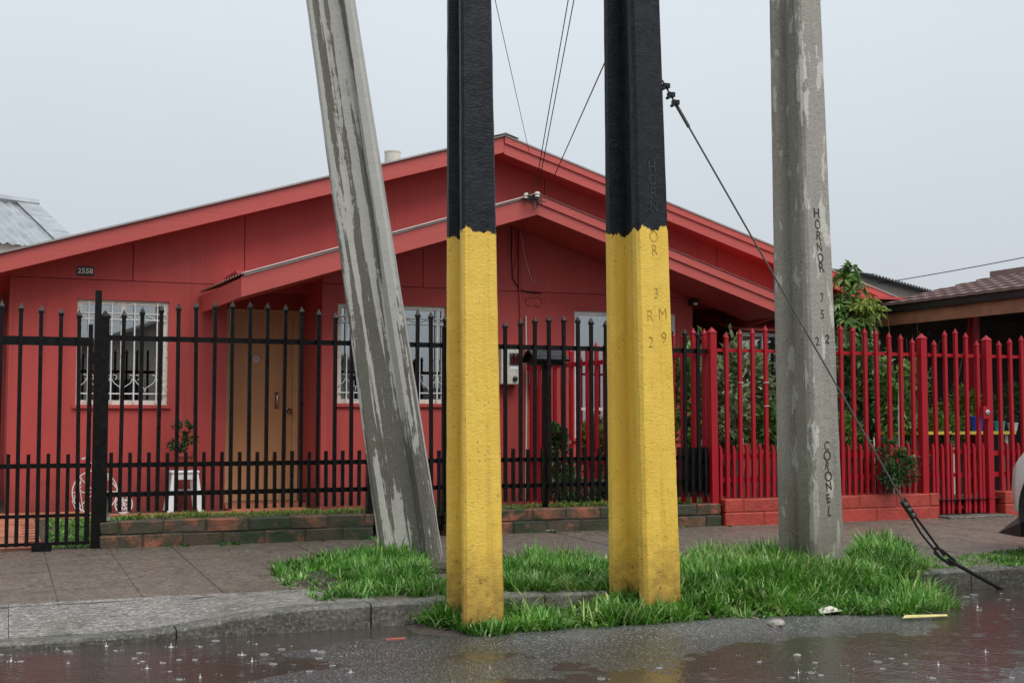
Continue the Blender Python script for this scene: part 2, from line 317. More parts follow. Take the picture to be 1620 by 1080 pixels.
def pole_paint(name, zb):
    t = NT(name); z = t.sep(2); wob = t.noise(13, 5, .6, t.map((1, 1, .12))); wob2 = t.noise(60, 3)
    zz = t.math('ADD', z, t.math('ADD', t.math('MULTIPLY', wob, .17), t.math('MULTIPLY', wob2, .02))); blk = t.ramp(zz, 0, 1, zb + .085, zb + .091)
    mid = t.noise(6, 5, .6, t.map((1, 1, .4))); yel = t.mix(t.ramp(mid, 0, 1, .3, .7), (.78, .535, .085), (.70, .44, .055))
    scr = t.math('GREATER_THAN', t.noise(17, 8, .8), .60); pit = t.math('LESS_THAN', t.math('ADD', t.voro(52, t.map((1, 1, .7))), t.math('MULTIPLY', t.noise(60, 3), .25)), .27)
    pm = t.math('MULTIPLY', pit, t.ramp(t.noise(5.5, 4), 0, 1, .45, .58)); dk = t.math('MAXIMUM', pm, t.math('MULTIPLY', scr, t.ramp(z, 1, 0, .22, .8)))
    yel = t.mix(t.math('MULTIPLY', dk, .85), yel, (.045, .03, .012)); grm = t.noise(1.0, 6, .65, t.map((20, 20, 1.1))); yel = t.mix(t.ramp(grm, 0, .45, .52, .75), yel, (.40, .25, .035)); low = t.ramp(t.math('ADD', z, t.math('MULTIPLY', t.noise(11, 6, .7), .75)), .85, 0, .42, .82); yel = t.mix(low, yel, (.24, .14, .035))
    bk = t.mix(t.ramp(t.noise(20, 5), 0, 1, .4, .7), (.008, .009, .012), (.016, .018, .023))
    t.set('Base Color', t.mix(blk, yel, bk)); t.set('Roughness', t.ramp(blk, .45, .40)); t.set('Specular IOR Level', t.ramp(blk, .45, .22))
    wr = t.noise(1.0, 5, .6, t.map((26, 26, 60)), 1.2); t.bump(wr, .007, .5); t.bump(t.noise(12, 5, .6), .008, .5); t.bump(t.noise(90, 4), .002, .6); M[name] = t.m
pole_paint('paint_pole_a', 2.03); pole_paint('paint_pole_b', 2.11)

# ------------------------------------------------------------------ ground, road, pavement
YK = 6.40     # street face of the kerb
def sm(a, b, x): x = max(0, min(1, (x - a) / (b - a))); return x * x * (3 - 2 * x)
def n3(x, y, s=1.0, o=0.0): return noise.noise(Vector((x * s + o, y * s - o, o * 1.7)))
def walk_z(x, y):
    z = -.03 + .045 * (y - YK) / 3.1
    drive = 1 - sm(.55, 1.5, x)
    zd = -.118 + (.012 + .118) * sm(YK - .05, YK + .95, y)
    if y < YK + .95: z = z * (1 - drive) + min(z, zd) * drive
    return z + .004 * n3(x, y, 1.6)
def bank(x, y):
    h = .105 * sm(2.75, 3.15, x) * (1 - sm(4.55, 5.35, x)) + .062 * math.exp(-((x - 2.28) / .26) ** 2)
    return h * (1 - sm(.0, .52, YK - y)) ** .8 * (1 + .25 * n3(x, y, 4))
def mound(x, y):     # soil and grass bank at the foot of the painted poles
    d = ((x - 2.75) / 1.75) ** 2 + ((y - 6.28) / .34) ** 2
    return .0
def road_z(x, y):
    z = -.150 + .030 * math.exp(-(((x - 3.25) / 1.35) ** 2 + ((y - 5.78) / .36) ** 2)) + .012 * math.exp(-(((x - .9) / 1.6) ** 2 + ((y - 5.05) / .35) ** 2))
    z += .010 * n3(x, y, .9, 3.1) + .004 * n3(x, y, 3.3, 7.7) + .0015 * n3(x, y, 14)
    return z + .05 * max(0, 4.6 - y) * .2
def gz(x, y): return walk_z(x, y) if y >= YK else road_z(x, y) + mound(x, y)
def grid(name, mat, x0, x1, y0, y1, nx, ny, zf):
    m = MB(); xs = np.linspace(x0, x1, nx + 1); ys = np.linspace(y0, y1, ny + 1)
    m.v = [Vector((x, y, zf(x, y))) for y in ys for x in xs]
    m.f = [(j*(nx+1)+i, j*(nx+1)+i+1, (j+1)*(nx+1)+i+1, (j+1)*(nx+1)+i) for j in range(ny) for i in range(nx)]
    return struct(m.build(name, mat, smooth='all', fix=False))
struct(MB().add([(-400,-400,-.6),(400,-400,-.6),(400,400,-.6),(-400,400,-.6)], [(0,1,2,3)]).build('ground', M['soil'], fix=False))
grid('road', M['asphalt'], -3, 11, 3.6, YK + .06, 420, 130, lambda x, y: road_z(x, y))
struct(MB().add([(-30,-7,-.155),(30,-7,-.155),(30,3.62,-.155),(-30,3.62,-.155)], [(0,1,2,3)]).build('road', M['asphalt'], fix=False))
pud = MB().add([(-3,3.7,-.1420),(11,3.7,-.1420),(11,YK+.01,-.1420),(-3,YK+.01,-.1420)], [(0,1,2,3)]).build('puddle', M['puddle_water'], fix=False)
struct(pud)
walk = grid('sidewalk', M['joint_dark'], -4, 12, YK + .13, 9.50, 80, 24, lambda x, y: walk_z(x, y) - .006)
def slab(x0, x1, y0, y1, mat, tilt):
    m = MB(); n = 3; g = .0022
    xs = np.linspace(x0 + g, x1 - g, n + 1); ys = np.linspace(y0 + g, y1 - g, n + 1)
    z = lambda x, y: walk_z(x, y) + tilt
    m.v = [Vector((x, y, z(x, y))) for y in ys for x in xs]; m.f = [(j*(n+1)+i, j*(n+1)+i+1, (j+1)*(n+1)+i+1, (j+1)*(n+1)+i) for j in range(n) for i in range(n)]
    rim = [i for i in range(n + 1)] + [(j)*(n+1)+n for j in range(1, n + 1)] + [n*(n+1)+i for i in range(n-1, -1, -1)] + [j*(n+1) for j in range(n - 1, 0, -1)]
    o = len(m.v); m.v += [m.v[i] - Vector((0, 0, .04)) for i in rim]
    k = len(rim); m.f += [(rim[i], o + i, o + (i+1) % k, rim[(i+1) % k]) for i in range(k)]
    m.build('slab', M[mat], walk, fix=False)
xg = -1.42
while xg < 9.2:
    w = .43
    for (a, b) in ((7.08, 8.29), (8.29, 9.49)):
        slab(xg, xg + w, a, b, 'slab_brown', random.uniform(-.0015, .0015))
    xg += w
xg = -3.6
while xg < 9.2:
    slab(xg, xg + 1.83, YK + .135, 7.08, 'apron_grey' if xg < 1.7 else 'slab_brown', random.uniform(-.001, .001)); xg += 1.83
kerb = struct(link('kerb', None, None, Vector((2, YK, -.2))))
xk = -3.1
while xk < 10:
    L = .98; m = MB(); n = 6; prof = []
    for i in range(n + 1):
        x = xk + .004 + (L - .008) * i / n; zt = walk_z(x, YK + .07) + .006 + random.uniform(-.002, .002); r = .014
        prof.append([(x, YK, -.3), (x, YK, zt - r), (x, YK + r * .4, zt - r * .3), (x, YK + r, zt), (x, YK + .125, zt + .001), (x, YK + .125, -.3)])
    m.v = [Vector(p) for s in prof for p in s]; q = 6
    m.f = [(i*q+k, (i+1)*q+k, (i+1)*q+(k+1) % q, i*q+(k+1) % q) for i in range(n) for k in range(q)] + [tuple(range(q)), tuple(n*q + k for k in range(q))]
    m.build('kerb_stone', M['kerb_grey'], kerb); xk += L
# yard: lawn bank behind the low wall, flat lawn behind the sliding gate, brick patio at the house
def yard_z(x, y):
    bank = sm(.72, .95, x) * .165 * (1 - sm(9.9, 12.1, y))
    return .012 + bank + .008 * n3(x, y, 1.3)
grid('yard', M['soil'], -6, 22, 9.46, 26, 84, 60, yard_z)
pat = struct(link('patio', None, None, Vector((2, 12.6, .02))))
for i in range(34):
    for j in range(2):
        x = -1.2 + i * .25 + (j % 2) * .12
        if x > 2.85 and j == 1: continue
        y0 = (12.34 if x < 7 else 12.2) - (0.25 if 2.0 < x else 0) + j * .125
        MB().box(x + .004, x + .246, y0, y0 + .119, -.02, .028 + yard_z(x, 12.4) - .012 + random.uniform(0, .004)).build('paver', M['terracotta'], pat)
for i in range(8):
    for j in range(1):
        x = -1.2 + i * .25; MB().box(x, x + .245, 12.6, 12.99, -.02, .034).build('paver', M['terracotta'], pat)
for i in range(14):
    x = 2.12 + i * .25 if i < 3 else 0
    if i < 3: MB().box(x, x + .245, 12.36, 12.98, -.02, .036).build('paver', M['terracotta'], pat)
pth = struct(link('garden_path', None, None, Vector((-.6, 11, .02))))
for j in range(22):
    for i in range(6):
        x = .30 - .25 * i - (j % 2) * .12; y = 9.52 + j * .125
        MB().box(x - .246, x, y, y + .119, -.02, .03 + random.uniform(0, .004)).build('paver', M['terracotta'], pth)

# ------------------------------------------------------------------ poles
def pole(name, label, mat, base, a, b, rz, lean_x, lean_y, Ht, taper, gd=.36, t0=.17, group='concrete utility poles at the kerb'):
    """H-section tapering pole; a = width of the flat face, b = depth with the groove on each side."""
    sec = []
    c = .06
    def side(s):    # going along +x or -x side
        return [(s*.5, -.5 + c), (s*.5, -.5 + t0), (s*(.5 - gd), -.5 + t0 + .11), (s*(.5 - gd), .5 - t0 - .11), (s*.5, .5 - t0), (s*.5, .5 - c)]
    sec = [(.5 - c, -.5)] + side(1) + [(.5 - c, .5), (-.5 + c, .5)] + side(-1)[::-1] + [(-.5 + c, -.5)]
    n = len(sec); rows = 90; m = MB()
    for i in range(rows + 1):
        z = -.25 + (Ht + .25) * i / rows; k = 1 - taper * max(0, z) / Ht
        for q, (x, y) in enumerate(sec):
            j = .0022
            m.v.append(Vector((x * a * k + j * n3(q * 3.1, z, 9) + .002 * n3(z, q, 25), y * b * k + j * n3(q * 1.7 + 50, z, 9), z)))
    m.f = [(i*n+q, i*n+(q+1) % n, (i+1)*n+(q+1) % n, (i+1)*n+q) for i in range(rows) for q in range(n)] + [tuple(range(n))[::-1], tuple(rows*n + q for q in range(n))]
    o = m.build(name, mat, origin=(0, 0, 0)); o.location = base; o.rotation_mode = 'QUATERNION'; o.rotation_quaternion = UP.rotation_difference(UP + RIGHT * math.tan(lean_x) + FWD * math.tan(lean_y)) @ Matrix.Rotation(rz, 3, 'Z').to_quaternion(); tag(o, label, 'pole', group)
    WO[o.name] = Vector((0, 0, 0)); o['a'] = a; o['b'] = b; o['taper'] = taper; o['Ht'] = Ht
    del o['a'], o['b'], o['taper'], o['Ht']
    return o
TXT = {}
def glyph(ch, size, ext, thin):
    k = (ch, size, ext, thin)
    if k not in TXT:
        cu = bpy.data.curves.new('glyph', 'FONT'); cu.body = ch; cu.size = size; cu.align_x = 'CENTER'; cu.align_y = 'CENTER'; cu.extrude = ext; cu.offset = thin; cu.resolution_u = 3
        ob = bpy.data.objects.new('glyph', cu); C.objects.link(ob); dg = bpy.context.evaluated_depsgraph_get()
        TXT[k] = bpy.data.meshes.new_from_object(ob.evaluated_get(dg)); bpy.data.objects.remove(ob)
    return TXT[k]
def letter(parent, ch, x, y, z, size, mat, ext=.002, thin=-.004, rot=0, name='engraved_letter', sx=1.0):
    me = glyph(ch, size, ext, thin).copy(); me.name = name; me.materials.clear(); me.materials.append(mat)
    o = bpy.data.objects.new(name, me); C.objects.link(o); o.parent = parent; o.location = (x, y, z); o.rotation_euler = (R(90), rot, 0); o.scale = (sx, 1, 1)
    WO[o.name] = Vector((0, 0, 0)); return o

# painted pole A (narrow), standing in the street against the kerb
p = PY(735, 900, 6.05); aA, bA = .212, .27
zb = -.13
poleA = pole('utility_pole', 'narrower utility pole painted yellow below and black above, flat face unlettered', M['paint_pole_a'], (p.x + aA/2 + .0, 6.05 + bA/2, zb), aA * 1.04, bA * 1.04, R(2), R(-.65), 0, 8.5, .55)
# painted pole B (wide)
p = PY(1023, 880, 6.06); aB, bB = .245, .335
poleB = pole('utility_pole', 'wider utility pole painted yellow below and black above, with raised letters', M['paint_pole_b'], (p.x + aB/2 - .035, 6.06 + bB/2 + .02, zb), aB * 1.04, bB * 1.04, R(11), R(-.95), 0, 9.5, .56)
# grey upright pole
p = PY(1281, 850, 6.85); aC, bC = .262, .335
poleC = pole('utility_pole', 'upright bare grey concrete pole with dark engraved letters down its face', M['pole_concrete'], (p.x + aC/2 + .012, 6.85 + bC/2 + .02, -.05), aC * 1.04, bC * 1.04, R(13), R(-.9), 0, 9.5, .50)
# leaning grey pole
pb = GZ(656, 884, -.01)
poleD = pole('utility_pole', 'leaning wet-streaked bare concrete pole rooted in the pavement grass', M['pole_wet'], (pb.x, pb.y + .05, -.03), .30, .40, R(68), R(-8.6), 0, 9.5, .50, gd=.22, t0=.2)
simple('letter_dark', (.035, .03, .026), .8, .3, 30); simple('letter_yellow', (.42, .26, .03), .5, .15, 20); simple('letter_black', (.03, .03, .032), .35, .1)
def face_letter(po, a, b, base_z, taper, Ht, ch, zpx, dx, size, mat, D, **k):
    z = zpx; kk = 1 - taper * z / Ht
    letter(po, ch, dx * kk, -b / 2 * kk - .0005, z, size, mat, **k)
# grey pole writing: letters stacked one below the other
def zat(v, Y, u): return PY(u, v, Y).z
for ch, v, dx in [('H', 336, -.02), ('O', 354, -.01), ('R', 372, -.005), ('N', 390, 0), ('O', 407, .005), ('R', 422, .01), ('7', 470, .005), ('5', 497, .01), ('2', 540, -.055), ('2', 536, .055), ('C', 706, 0), ('O', 722, 0), ('R', 738, 0), ('O', 755, 0), ('N', 771, 0), ('E', 790, 0), ('L', 810, 0)]:
    face_letter(poleC, aC * 1.04, bC * 1.04, 0, .50, 9.5, ch, zat(v, 6.85, 1295) + .05, dx - .01 + random.uniform(-.006, .006), random.choice((.082, .088, .094)), M['letter_dark'], 0, rot=random.uniform(-.2, .2), thin=random.choice((0, .0006, .0012)), ext=.0015, sx=random.uniform(.75, 1.0))
for ch, v, dx in [('H', 262, 0), ('O', 283, 0), ('R', 304, 0), ('N', 325, 0), ('O', 373, .0), ('R', 394, .0), ('3', 463, .0), ('R', 500, -.045), ('M', 496, .05), ('2', 541, -.045), ('9', 534, .05)]:
    face_letter(poleB, aB * 1.04, bB * 1.04, 0, .56, 9.5, ch, zat(v, 6.06, 1035) + .13, dx + random.uniform(-.006, .006), random.choice((.085, .095)), M['letter_yellow'] if v > 350 else M['letter_black'], 0, rot=random.uniform(-.1, .1), thin=-.0015, ext=.002, name='cast_letter', sx=.9)

# ------------------------------------------------------------------ the red house
YL, YR, YD, YM, YP = 13.0, 12.5, 13.5, 12.6, 11.7
house = thing('house', 'long red semi-detached bungalow with broad gable and lower porch gable', 'house', (5.1, 13.0, 0.0))
def wall_holes(m, x0, x1, z0, z1, holes, y, th=.12):
    xs = sorted({x0, x1} | {h[0] for h in holes} | {h[1] for h in holes}); zs = sorted({z0, z1} | {h[2] for h in holes} | {h[3] for h in holes})
    for i in range(len(xs) - 1):
        for j in range(len(zs) - 1):
            cx, cz = (xs[i] + xs[i+1]) / 2, (zs[j] + zs[j+1]) / 2
            if any(h[0] < cx < h[1] and h[2] < cz < h[3] for h in holes): continue
            m.add([(xs[i], y, zs[j]), (xs[i+1], y, zs[j]), (xs[i+1], y, zs[j+1]), (xs[i], y, zs[j+1])], [(0, 1, 2, 3)])
    for a, b, c, d in holes:
        m.add([(a,y,c),(b,y,c),(b,y,d),(a,y,d),(a,y+th,c),(b,y+th,c),(b,y+th,d),(a,y+th,d)], [(0,4,5,1),(1,5,6,2),(2,6,7,3),(3,7,4,0)])
    return m
ZJ = 2.29                             # joint between rendered wall and boards above
XC = 5.0; SL = .303; ZR = PY(794, 213, YM).z   # gable axis, pitch, ridge height
def roof_z(x): return ZR - SL * abs(x - XC)
def rect(u0, v0, u1, v1, Y): a, b = PY(u0, (v0+v1)/2, Y), PY(u1, (v0+v1)/2, Y); c, d = PY((u0+u1)/2, v1, Y), PY((u0+u1)/2, v0, Y); return (a.x, b.x, c.z, d.z)
W1 = rect(121, 475, 266, 640, YL); W2 = rect(534, 482, 706, 638, YR); W3 = rect(909, 494, 1071, 692, YR); 
XL0, XL1 = .06, XY(357, YL); XR0, XR1 = XY(508, YR), XY(1097, YR)
wall_holes(MB(), XL0, XL1, -.05, ZJ - .003, [W1], YL).build('wall', M['wall_red'], house, fix=False)
wall_holes(MB(), XR0, XR1, -.05, ZJ - .003, [W2, W3], YR).build('wall', M['wall_red'], house, fix=False)
MB().add([(XL0, YL, -.05), (XL0, 21, -.05), (XL0, 21, roof_z(XL0)-.05), (XL0, YL, roof_z(XL0)-.05)], [(0,1,2,3)]).build('wall', M['wall_red'], house, fix=False)     # left flank
MB().add([(10.12, YL, -.05), (10.12, 21, -.05), (10.12, 21, roof_z(10.12)-.05), (10.12, YL, roof_z(10.12)-.05)], [(0,1,2,3)]).build('wall', M['wall_red'], house, fix=False)
MB().add([(XR0, YR, -.05), (XR0, YD + .1, -.05), (XR0, YD + .1, ZJ + .3), (XR0, YR, ZJ + .3)], [(0,1,2,3)]).build('wall', M['wall_red'], house, fix=False)               # entrance side
MB().add([(XL1, YL, -.05), (XL1, YD + .1, -.05), (XL1, YD + .1, ZJ + .3), (XL1, YL, ZJ + .3)], [(0,1,2,3)]).build('wall', M['wall_red'], house, fix=False)
MB().box(XL1, XR0, YD, YD + .1, 2.09, ZJ + .2).build('wall', M['wall_red'], house)
MB().add([(XR1, YR, -.05), (XR1, 15.5, -.05), (XR1, 15.5, ZJ+.2), (XR1, YR, ZJ+.2)], [(0,1,2,3)]).build('wall', M['wall_red'], house, fix=False)
MB().box(XR1, 10.12, 15.5, 15.6, -.05, ZJ + .2).build('wall', M['wall_red'], house)
MB().box(XL1 - .02, XR0 + .02, 12.36, YD + .02, ZJ + .05, ZJ + .08).build('porch_ceiling', M['panel_red'], house)
MB().box(XR1 - .02, 10.1, 12.2, 15.52, ZJ + .05, ZJ + .08).build('porch_ceiling', M['panel_red'], house)
MB().box(-2.2, XL0 - .01, 15.2, 15.3, -.05, 2.1).build('side_wall', M['panel_red'], house)
# boards of the upper gable, each a panel of its own
ZP = PY(850, 307, YP).z; XPC = PY(850, 307, YP).x; SP = .318
def porch_z(x): return ZP - SP * abs(x - XPC)
def panel(x0, x1, y, zb, zf, mid=None):
    g = .0045; xs = [x0 + g] + ([mid] if mid and x0 < mid < x1 else []) + [x1 - g]
    poly = [(x0 + g, y, zb), (x1 - g, y, zb)] + [(x, y, zf(x)) for x in xs[::-1]]
    MB().prism(poly, (0, .03, 0)).build('facade_panel', M['panel_red'], house)
js = [XL0, 1.19, 2.29, 3.41, 4.53, 5.65, 6.77, 7.89, 9.01, 10.12]
for a, b in zip(js, js[1:]): panel(a, b, YL, ZJ + .004, lambda x: roof_z(x) - .06, XC)
js = [XR0, 4.05, 5.12, 6.19, XR1]
for a, b in zip(js, js[1:]): panel(a, b, YR, ZJ + .004, lambda x: porch_z(x) - .05, XPC)
MB().box(XL0 + .01, 10.1, YL + .033, YL + .05, ZJ - .06, ZJ + .06).build('joint_backing', M['panel_red'], house); MB().box(XR0 + .01, XR1 - .01, YR + .033, YR + .05, ZJ - .06, ZJ + .06).build('joint_backing', M['panel_red'], house)
for xx in (1.19, 2.29, 3.41, 4.53, 6.77, 7.89, 9.01): MB().box(xx - .03, xx + .03, YL + .033, YL + .048, ZJ + .061, roof_z(xx) - .12).build('joint_backing', M['panel_red'], house)
for xx in (4.05, 5.12, 6.19): MB().box(xx - .03, xx + .03, YR + .033, YR + .048, ZJ + .061, porch_z(xx) - .12).build('joint_backing', M['panel_red'], house)
# main roof
def roof_side(s, yf, yb, z_f, xc, xe, mat, th, name, par=house):
    poly = [(xc, yf, z_f(xc)), (xe, yf, z_f(xe)), (xe, yf, z_f(xe) - th), (xc, yf, z_f(xc) - th)]
    return MB().prism(poly, (0, yb - yf, 0)).build(name, mat, par)
XE0, XE1 = -.45, 10.42
rl = roof_side(-1, YM - .03, 21.4, roof_z, XC, XE0, M['roof_metal'], .018, 'roof'); rr_ = roof_side(1, YM - .03, 21.4, roof_z, XC, XE1, M['roof_metal'], .018, 'roof')
for xe in (XE0, XE1): roof_side(0, YM + .045, 21.3, lambda x: roof_z(x) - .155, XC, xe + (.04 if xe < 0 else -.04), M['panel_red'], .02, 'soffit')
def fascia(x0, x1, y, zf, top, h, mat='fascia_red', th=.035):
    poly = [(x0, y, zf(x0) - top), (x1, y, zf(x1) - top), (x1, y, zf(x1) - top - h), (x0, y, zf(x0) - top - h)]
    return MB().prism(poly, (0, th, 0)).build('fascia_board', M[mat], house)
fascia(XC - .001, XE0, YM, roof_z, .022, .17); fascia(XC + .001, XE1, YM, roof_z, .085, .125)
fascia(XC + .001, XE1, YM - .02, roof_z, .008, .085, th=.05)
MB().prism([(XC - .16, YM - .045, ZR - .035), (XC, YM - .045, ZR + .018), (XC + .16, YM - .045, ZR - .035), (XC, YM - .045, ZR + .004)], (0, 8.7, 0)).build('ridge_cap', M['roof_metal'], rl)
# lower porch roof in corrugated sheet
def corr(name, side, xe_f, xe_b):
    m = MB(); ny = 130; nx = 2; yb = 12.96
    for j in range(ny + 1):
        y = YP - .03 + (yb - YP + .03) * j / ny; tt = j / ny; xe = xe_f + (xe_b - xe_f) * tt; w = .010 * math.sin(y / .076 * 2 * math.pi)
        for i in range(nx + 1):
            x = XPC + (xe - XPC) * i / nx
            m.v.append(Vector((x, y, porch_z(x) + w + .004)))
    for j in range(ny):
        for i in range(nx): k = j*(nx+1)+i; m.f.append((k, k+1, k+nx+2, k+nx+1))
    o = m.build(name, M['roof_brown'], house, fix=False)
    md = o.modifiers.new('s', 'SOLIDIFY'); md.thickness = .005; return o
xf = PY(382, 437, YP).x; xb = PY(316, 445, 12.96).x
corr('porch_roof', -1, xf, xb); corr('porch_roof', 1, 2 * XPC - xf, 2 * XPC - xb)
fascia(XPC - .001, xf, YP, porch_z, .02, .19); fascia(XPC + .001, 2 * XPC - xf, YP, porch_z, .09, .12); fascia(XPC + .001, 2 * XPC - xf, YP - .02, porch_z, .004, .09, th=.05)
MB().prism([(XPC - .12, YP - .012, porch_z(XPC - .12) + .012), (xf + .02, YP - .012, porch_z(xf + .02) + .012), (xf + .02, YP - .012, porch_z(xf) - .012), (XPC - .12, YP - .012, porch_z(XPC - .12) - .014)], (0, .01, 0)).build('lit_verge_trim', M['white_trim'], house)  # verge flashing, its white standing in for light on the sheet's front edge
for s in (-1, 1):     # side fascia under the porch eave
    x0 = xf if s < 0 else 2 * XPC - xf; x1 = xb if s < 0 else 2 * XPC - xb
    MB().prism([(x0, YP + .036, porch_z(x0) - .03), (x0, YP + .036, porch_z(x0) - .21), (x1 - s * .02, 12.96, porch_z(x1) - .20), (x1 - s * .02, 12.96, porch_z(x1) - .03)], (-s * .03, 0, 0)).build('fascia_board', M['fascia_red'], house)
    MB().prism([(XPC, YP + .04, porch_z(XPC) - .19), (x0 - s*.03, YP + .04, porch_z(x0) - .19), (x0 - s*.03, YP + .04, porch_z(x0) - .205), (XPC, YP + .04, porch_z(XPC) - .205)], (0, YR - YP - .06, 0)).build('soffit', M['panel_red'], house)
# windows
def window(r, y, bars, frame='peeling_white', blind=.2, grille=True, mull=True):
    x0, x1, z0, z1 = r; fw = .045; f = MB(); yf = y + .03
    f.box(x0, x1, yf, yf + .05, z1 - fw, z1); f.box(x0, x1, yf, yf + .05, z0, z0 + fw); f.box(x0, x0 + fw, yf, yf + .05, z0 + fw, z1 - fw); f.box(x1 - fw, x1, yf, yf + .05, z0 + fw, z1 - fw)
    xm = (x0 + x1) / 2
    if mull: f.box(xm - .022, xm + .022, yf + .003, yf + .047, z0 + fw, z1 - fw)
    w = f.build('window', M[frame], house)
    for a, b in ((x0 + fw, xm - .022), (xm + .022, x1 - fw)) if mull else ((x0 + fw, x1 - fw),):
        MB().box(a, b, yf + .022, yf + .027, z0 + fw, z1 - fw).build('pane', M['glass'], w)
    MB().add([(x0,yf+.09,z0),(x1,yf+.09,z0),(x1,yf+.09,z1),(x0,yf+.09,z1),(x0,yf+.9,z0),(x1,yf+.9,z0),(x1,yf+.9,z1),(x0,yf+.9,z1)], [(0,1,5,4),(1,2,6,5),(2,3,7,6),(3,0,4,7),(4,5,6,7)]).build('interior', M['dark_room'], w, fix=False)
    MB().box(x0 - .03, x1 + .03, y - .03, y + .03, z0 - .035, z0 - .002).build('sill', M['wall_red'], w)
    if blind: MB().box(x0 + .01, x1 - .01, yf + .06, yf + .065, z1 - (z1 - z0) * blind, z1).build('blind', M['blind'], w)
    if grille:
        g = MB(); yg = y + .012; zt, zb = z1 - .13, z0 + .11
        for z in (zt, zb, zt - .06): g.bar((x0 + .02, yg, z), (x1 - .02, yg, z), .008, .012)
        n = bars
        for i in range(n):
            x = x0 + (x1 - x0) * (i + .5) / n; g.bar((x, yg, z0 + .02), (x, yg, z1 - .02), .012, .012)
            for s in (-1, 1):
                g.tube([(x + s * .008, yg, zb + .14), (x + s * .035, yg, zb + .10), (x + s * .10, yg, zb + .055), (x + s * (x1-x0)/n/2, yg, zb + .02)], .0035, 4)
                g.tube([(x + s * .006, yg, zt - .06), (x + s * (x1-x0)/n/2, yg, zt - .01)], .0035, 4)
                g.ring((x + s * .03, yg, zb + .16), .025, .0035, 10, 4, a0=-1.2, a1=2.0)
        g.build('grille', M['white_iron'], w)
    return w
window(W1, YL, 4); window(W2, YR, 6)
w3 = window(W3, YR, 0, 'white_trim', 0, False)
def drape(x0, x1, y, z0, z1, par, amp=.025, per=.11):
    m = MB(); n = 60
    for i in range(n + 1):
        x = x0 + (x1 - x0) * i / n; yy = y + amp * math.sin(x / per * 6.283 + 1.2 * math.sin(x * 5))
        m.v += [Vector((x, yy, z0)), Vector((x, yy, z1))]
    m.f = [(2*i, 2*i+2, 2*i+3, 2*i+1) for i in range(n)]; return m.build('curtain', M['curtain'], par, smooth='all', fix=False)
drape(W3[0] + .03, W3[1] - .03, YR + .16, W3[2], W3[3], w3)
MB().box(W3[0] + .05, W3[1] - .05, YR + .05, YR + .056, W3[2] + .30, W3[2] + .33).build('stay_bar', M['white_trim'], w3)
# front door
DX0, DX1 = XY(360, YD), XY(471, YD); DZ = 2.085
dr = MB().box(DX0 + .05, DX1 - .06, YD + .03, YD + .07, .06, DZ - .03).build('door', M['door_wood'], house)
fm = MB(); fm.box(DX0 - .05, DX0 + .047, YD - .002, YD + .08, .02, DZ + .003); fm.box(DX1 - .057, DX1, YD - .002, YD + .08, .02, DZ + .003); fm.box(DX0 + .047, DX1 - .057, YD - .002, YD + .08, DZ - .027, DZ + .003)
fm.build('frame', M['door_frame'], dr)
MB().box(DX1, XR0, YD + .01, YD + .09, -.05, 2.09).build('wall', M['wall_red'], house)
MB().box(XL1, DX0 - .05, YD + .01, YD + .09, -.05, 2.09).build('wall', M['wall_red'], house)
hp = PY(438, 633, YD); MB().box(hp.x - .018, hp.x + .018, YD + .018, YD + .03, hp.z - .09, hp.z + .09).build('handle_plate', M['beam_brown'], dr)
MB().tube([(hp.x, YD + .02, hp.z + .06), (hp.x, YD - .025, hp.z + .05), (hp.x, YD - .03, hp.z), (hp.x, YD - .025, hp.z - .05), (hp.x, YD + .02, hp.z - .06)], .009, 8).build('handle', M['chrome'], dr, smooth=True)
lp = PY(457, 650, YD); MB().lathe((lp.x, YD + .028, lp.z), [(.028, 0), (.028, -.012), (.014, -.014), (.012, -.03), (.027, -.04), (.029, -.055), (.018, -.066)], 16, 'y').build('lock', M['chrome'], dr, smooth=True)
fl = PY(406, 568, YD); m = MB()
for k in range(5):
    an = 2 * math.pi * k / 5 + .3; m.lathe((fl.x + .027 * math.cos(an), YD + .024, fl.z + .027 * math.sin(an)), [(.02, 0), (.018, -.006), (.008, -.009)], 10, 'y')
tag(m.build('door_ornament', M['white_plastic'], origin=(fl.x, YD, fl.z)), 'small white flower ornament stuck on the tan front door', 'ornament')
MB().box(XL1 + .01, XR0 - .01, 13.0, YD + .03, -.02, .052).build('threshold', M['terracotta'], house)
# neighbour bay window under the dark porch
by = 12.75; bx0 = XY(1172, by); bx1 = 9.6; bz = PY(1195, 520, by).z
bay = MB().box(bx0, bx1, by, 15.45, -.05, bz - .75 - .6).build('bay', M['wall_red'], house)
MB().prism([(bx0 - .06, by - .08, bz), (bx0 - .06, by + .9, bz + .22), (bx0 - .06, by + .9, bz + .18), (bx0 - .06, by - .08, bz - .03)], (bx1 - bx0, 0, 0)).build('bay_roof', M['fascia_red'], bay)
wb = MB(); wb.box(bx0, bx1, by + .01, by + .05, bz - .09, bz - .04)
for x in (bx0 + .02, bx0 + .33, bx0 + .62, bx1 - .05): wb.box(x - .02, x + .02, by + .012, by + .048, bz - 1.35, bz - .09)
wb.build('frame', M['white_trim'], bay); drape(bx0 + .03, bx1 - .03, by + .12, bz - 1.35, bz - .09, bay, .03, .14)
MB().box(bx0 + .03, bx1 - .03, by + .028, by + .032, bz - 1.34, bz - .1).build('pane', M['glass'], bay)
# roof vent behind the left slope
vp = PY(621, 240, 15.2); tag(MB().lathe((vp.x, 15.2, vp.z), [(.0, 0), (.105, 0), (.105, -.02), (.10, -.022), (.10, -.05), (.098, -.34), (.10, -.5)], 24).build('roof_vent', M['box_cream'], origin=(vp.x, 15.2, vp.z - .5), smooth=True), 'short cream cylindrical vent sticking up behind the main roof slope', 'vent')
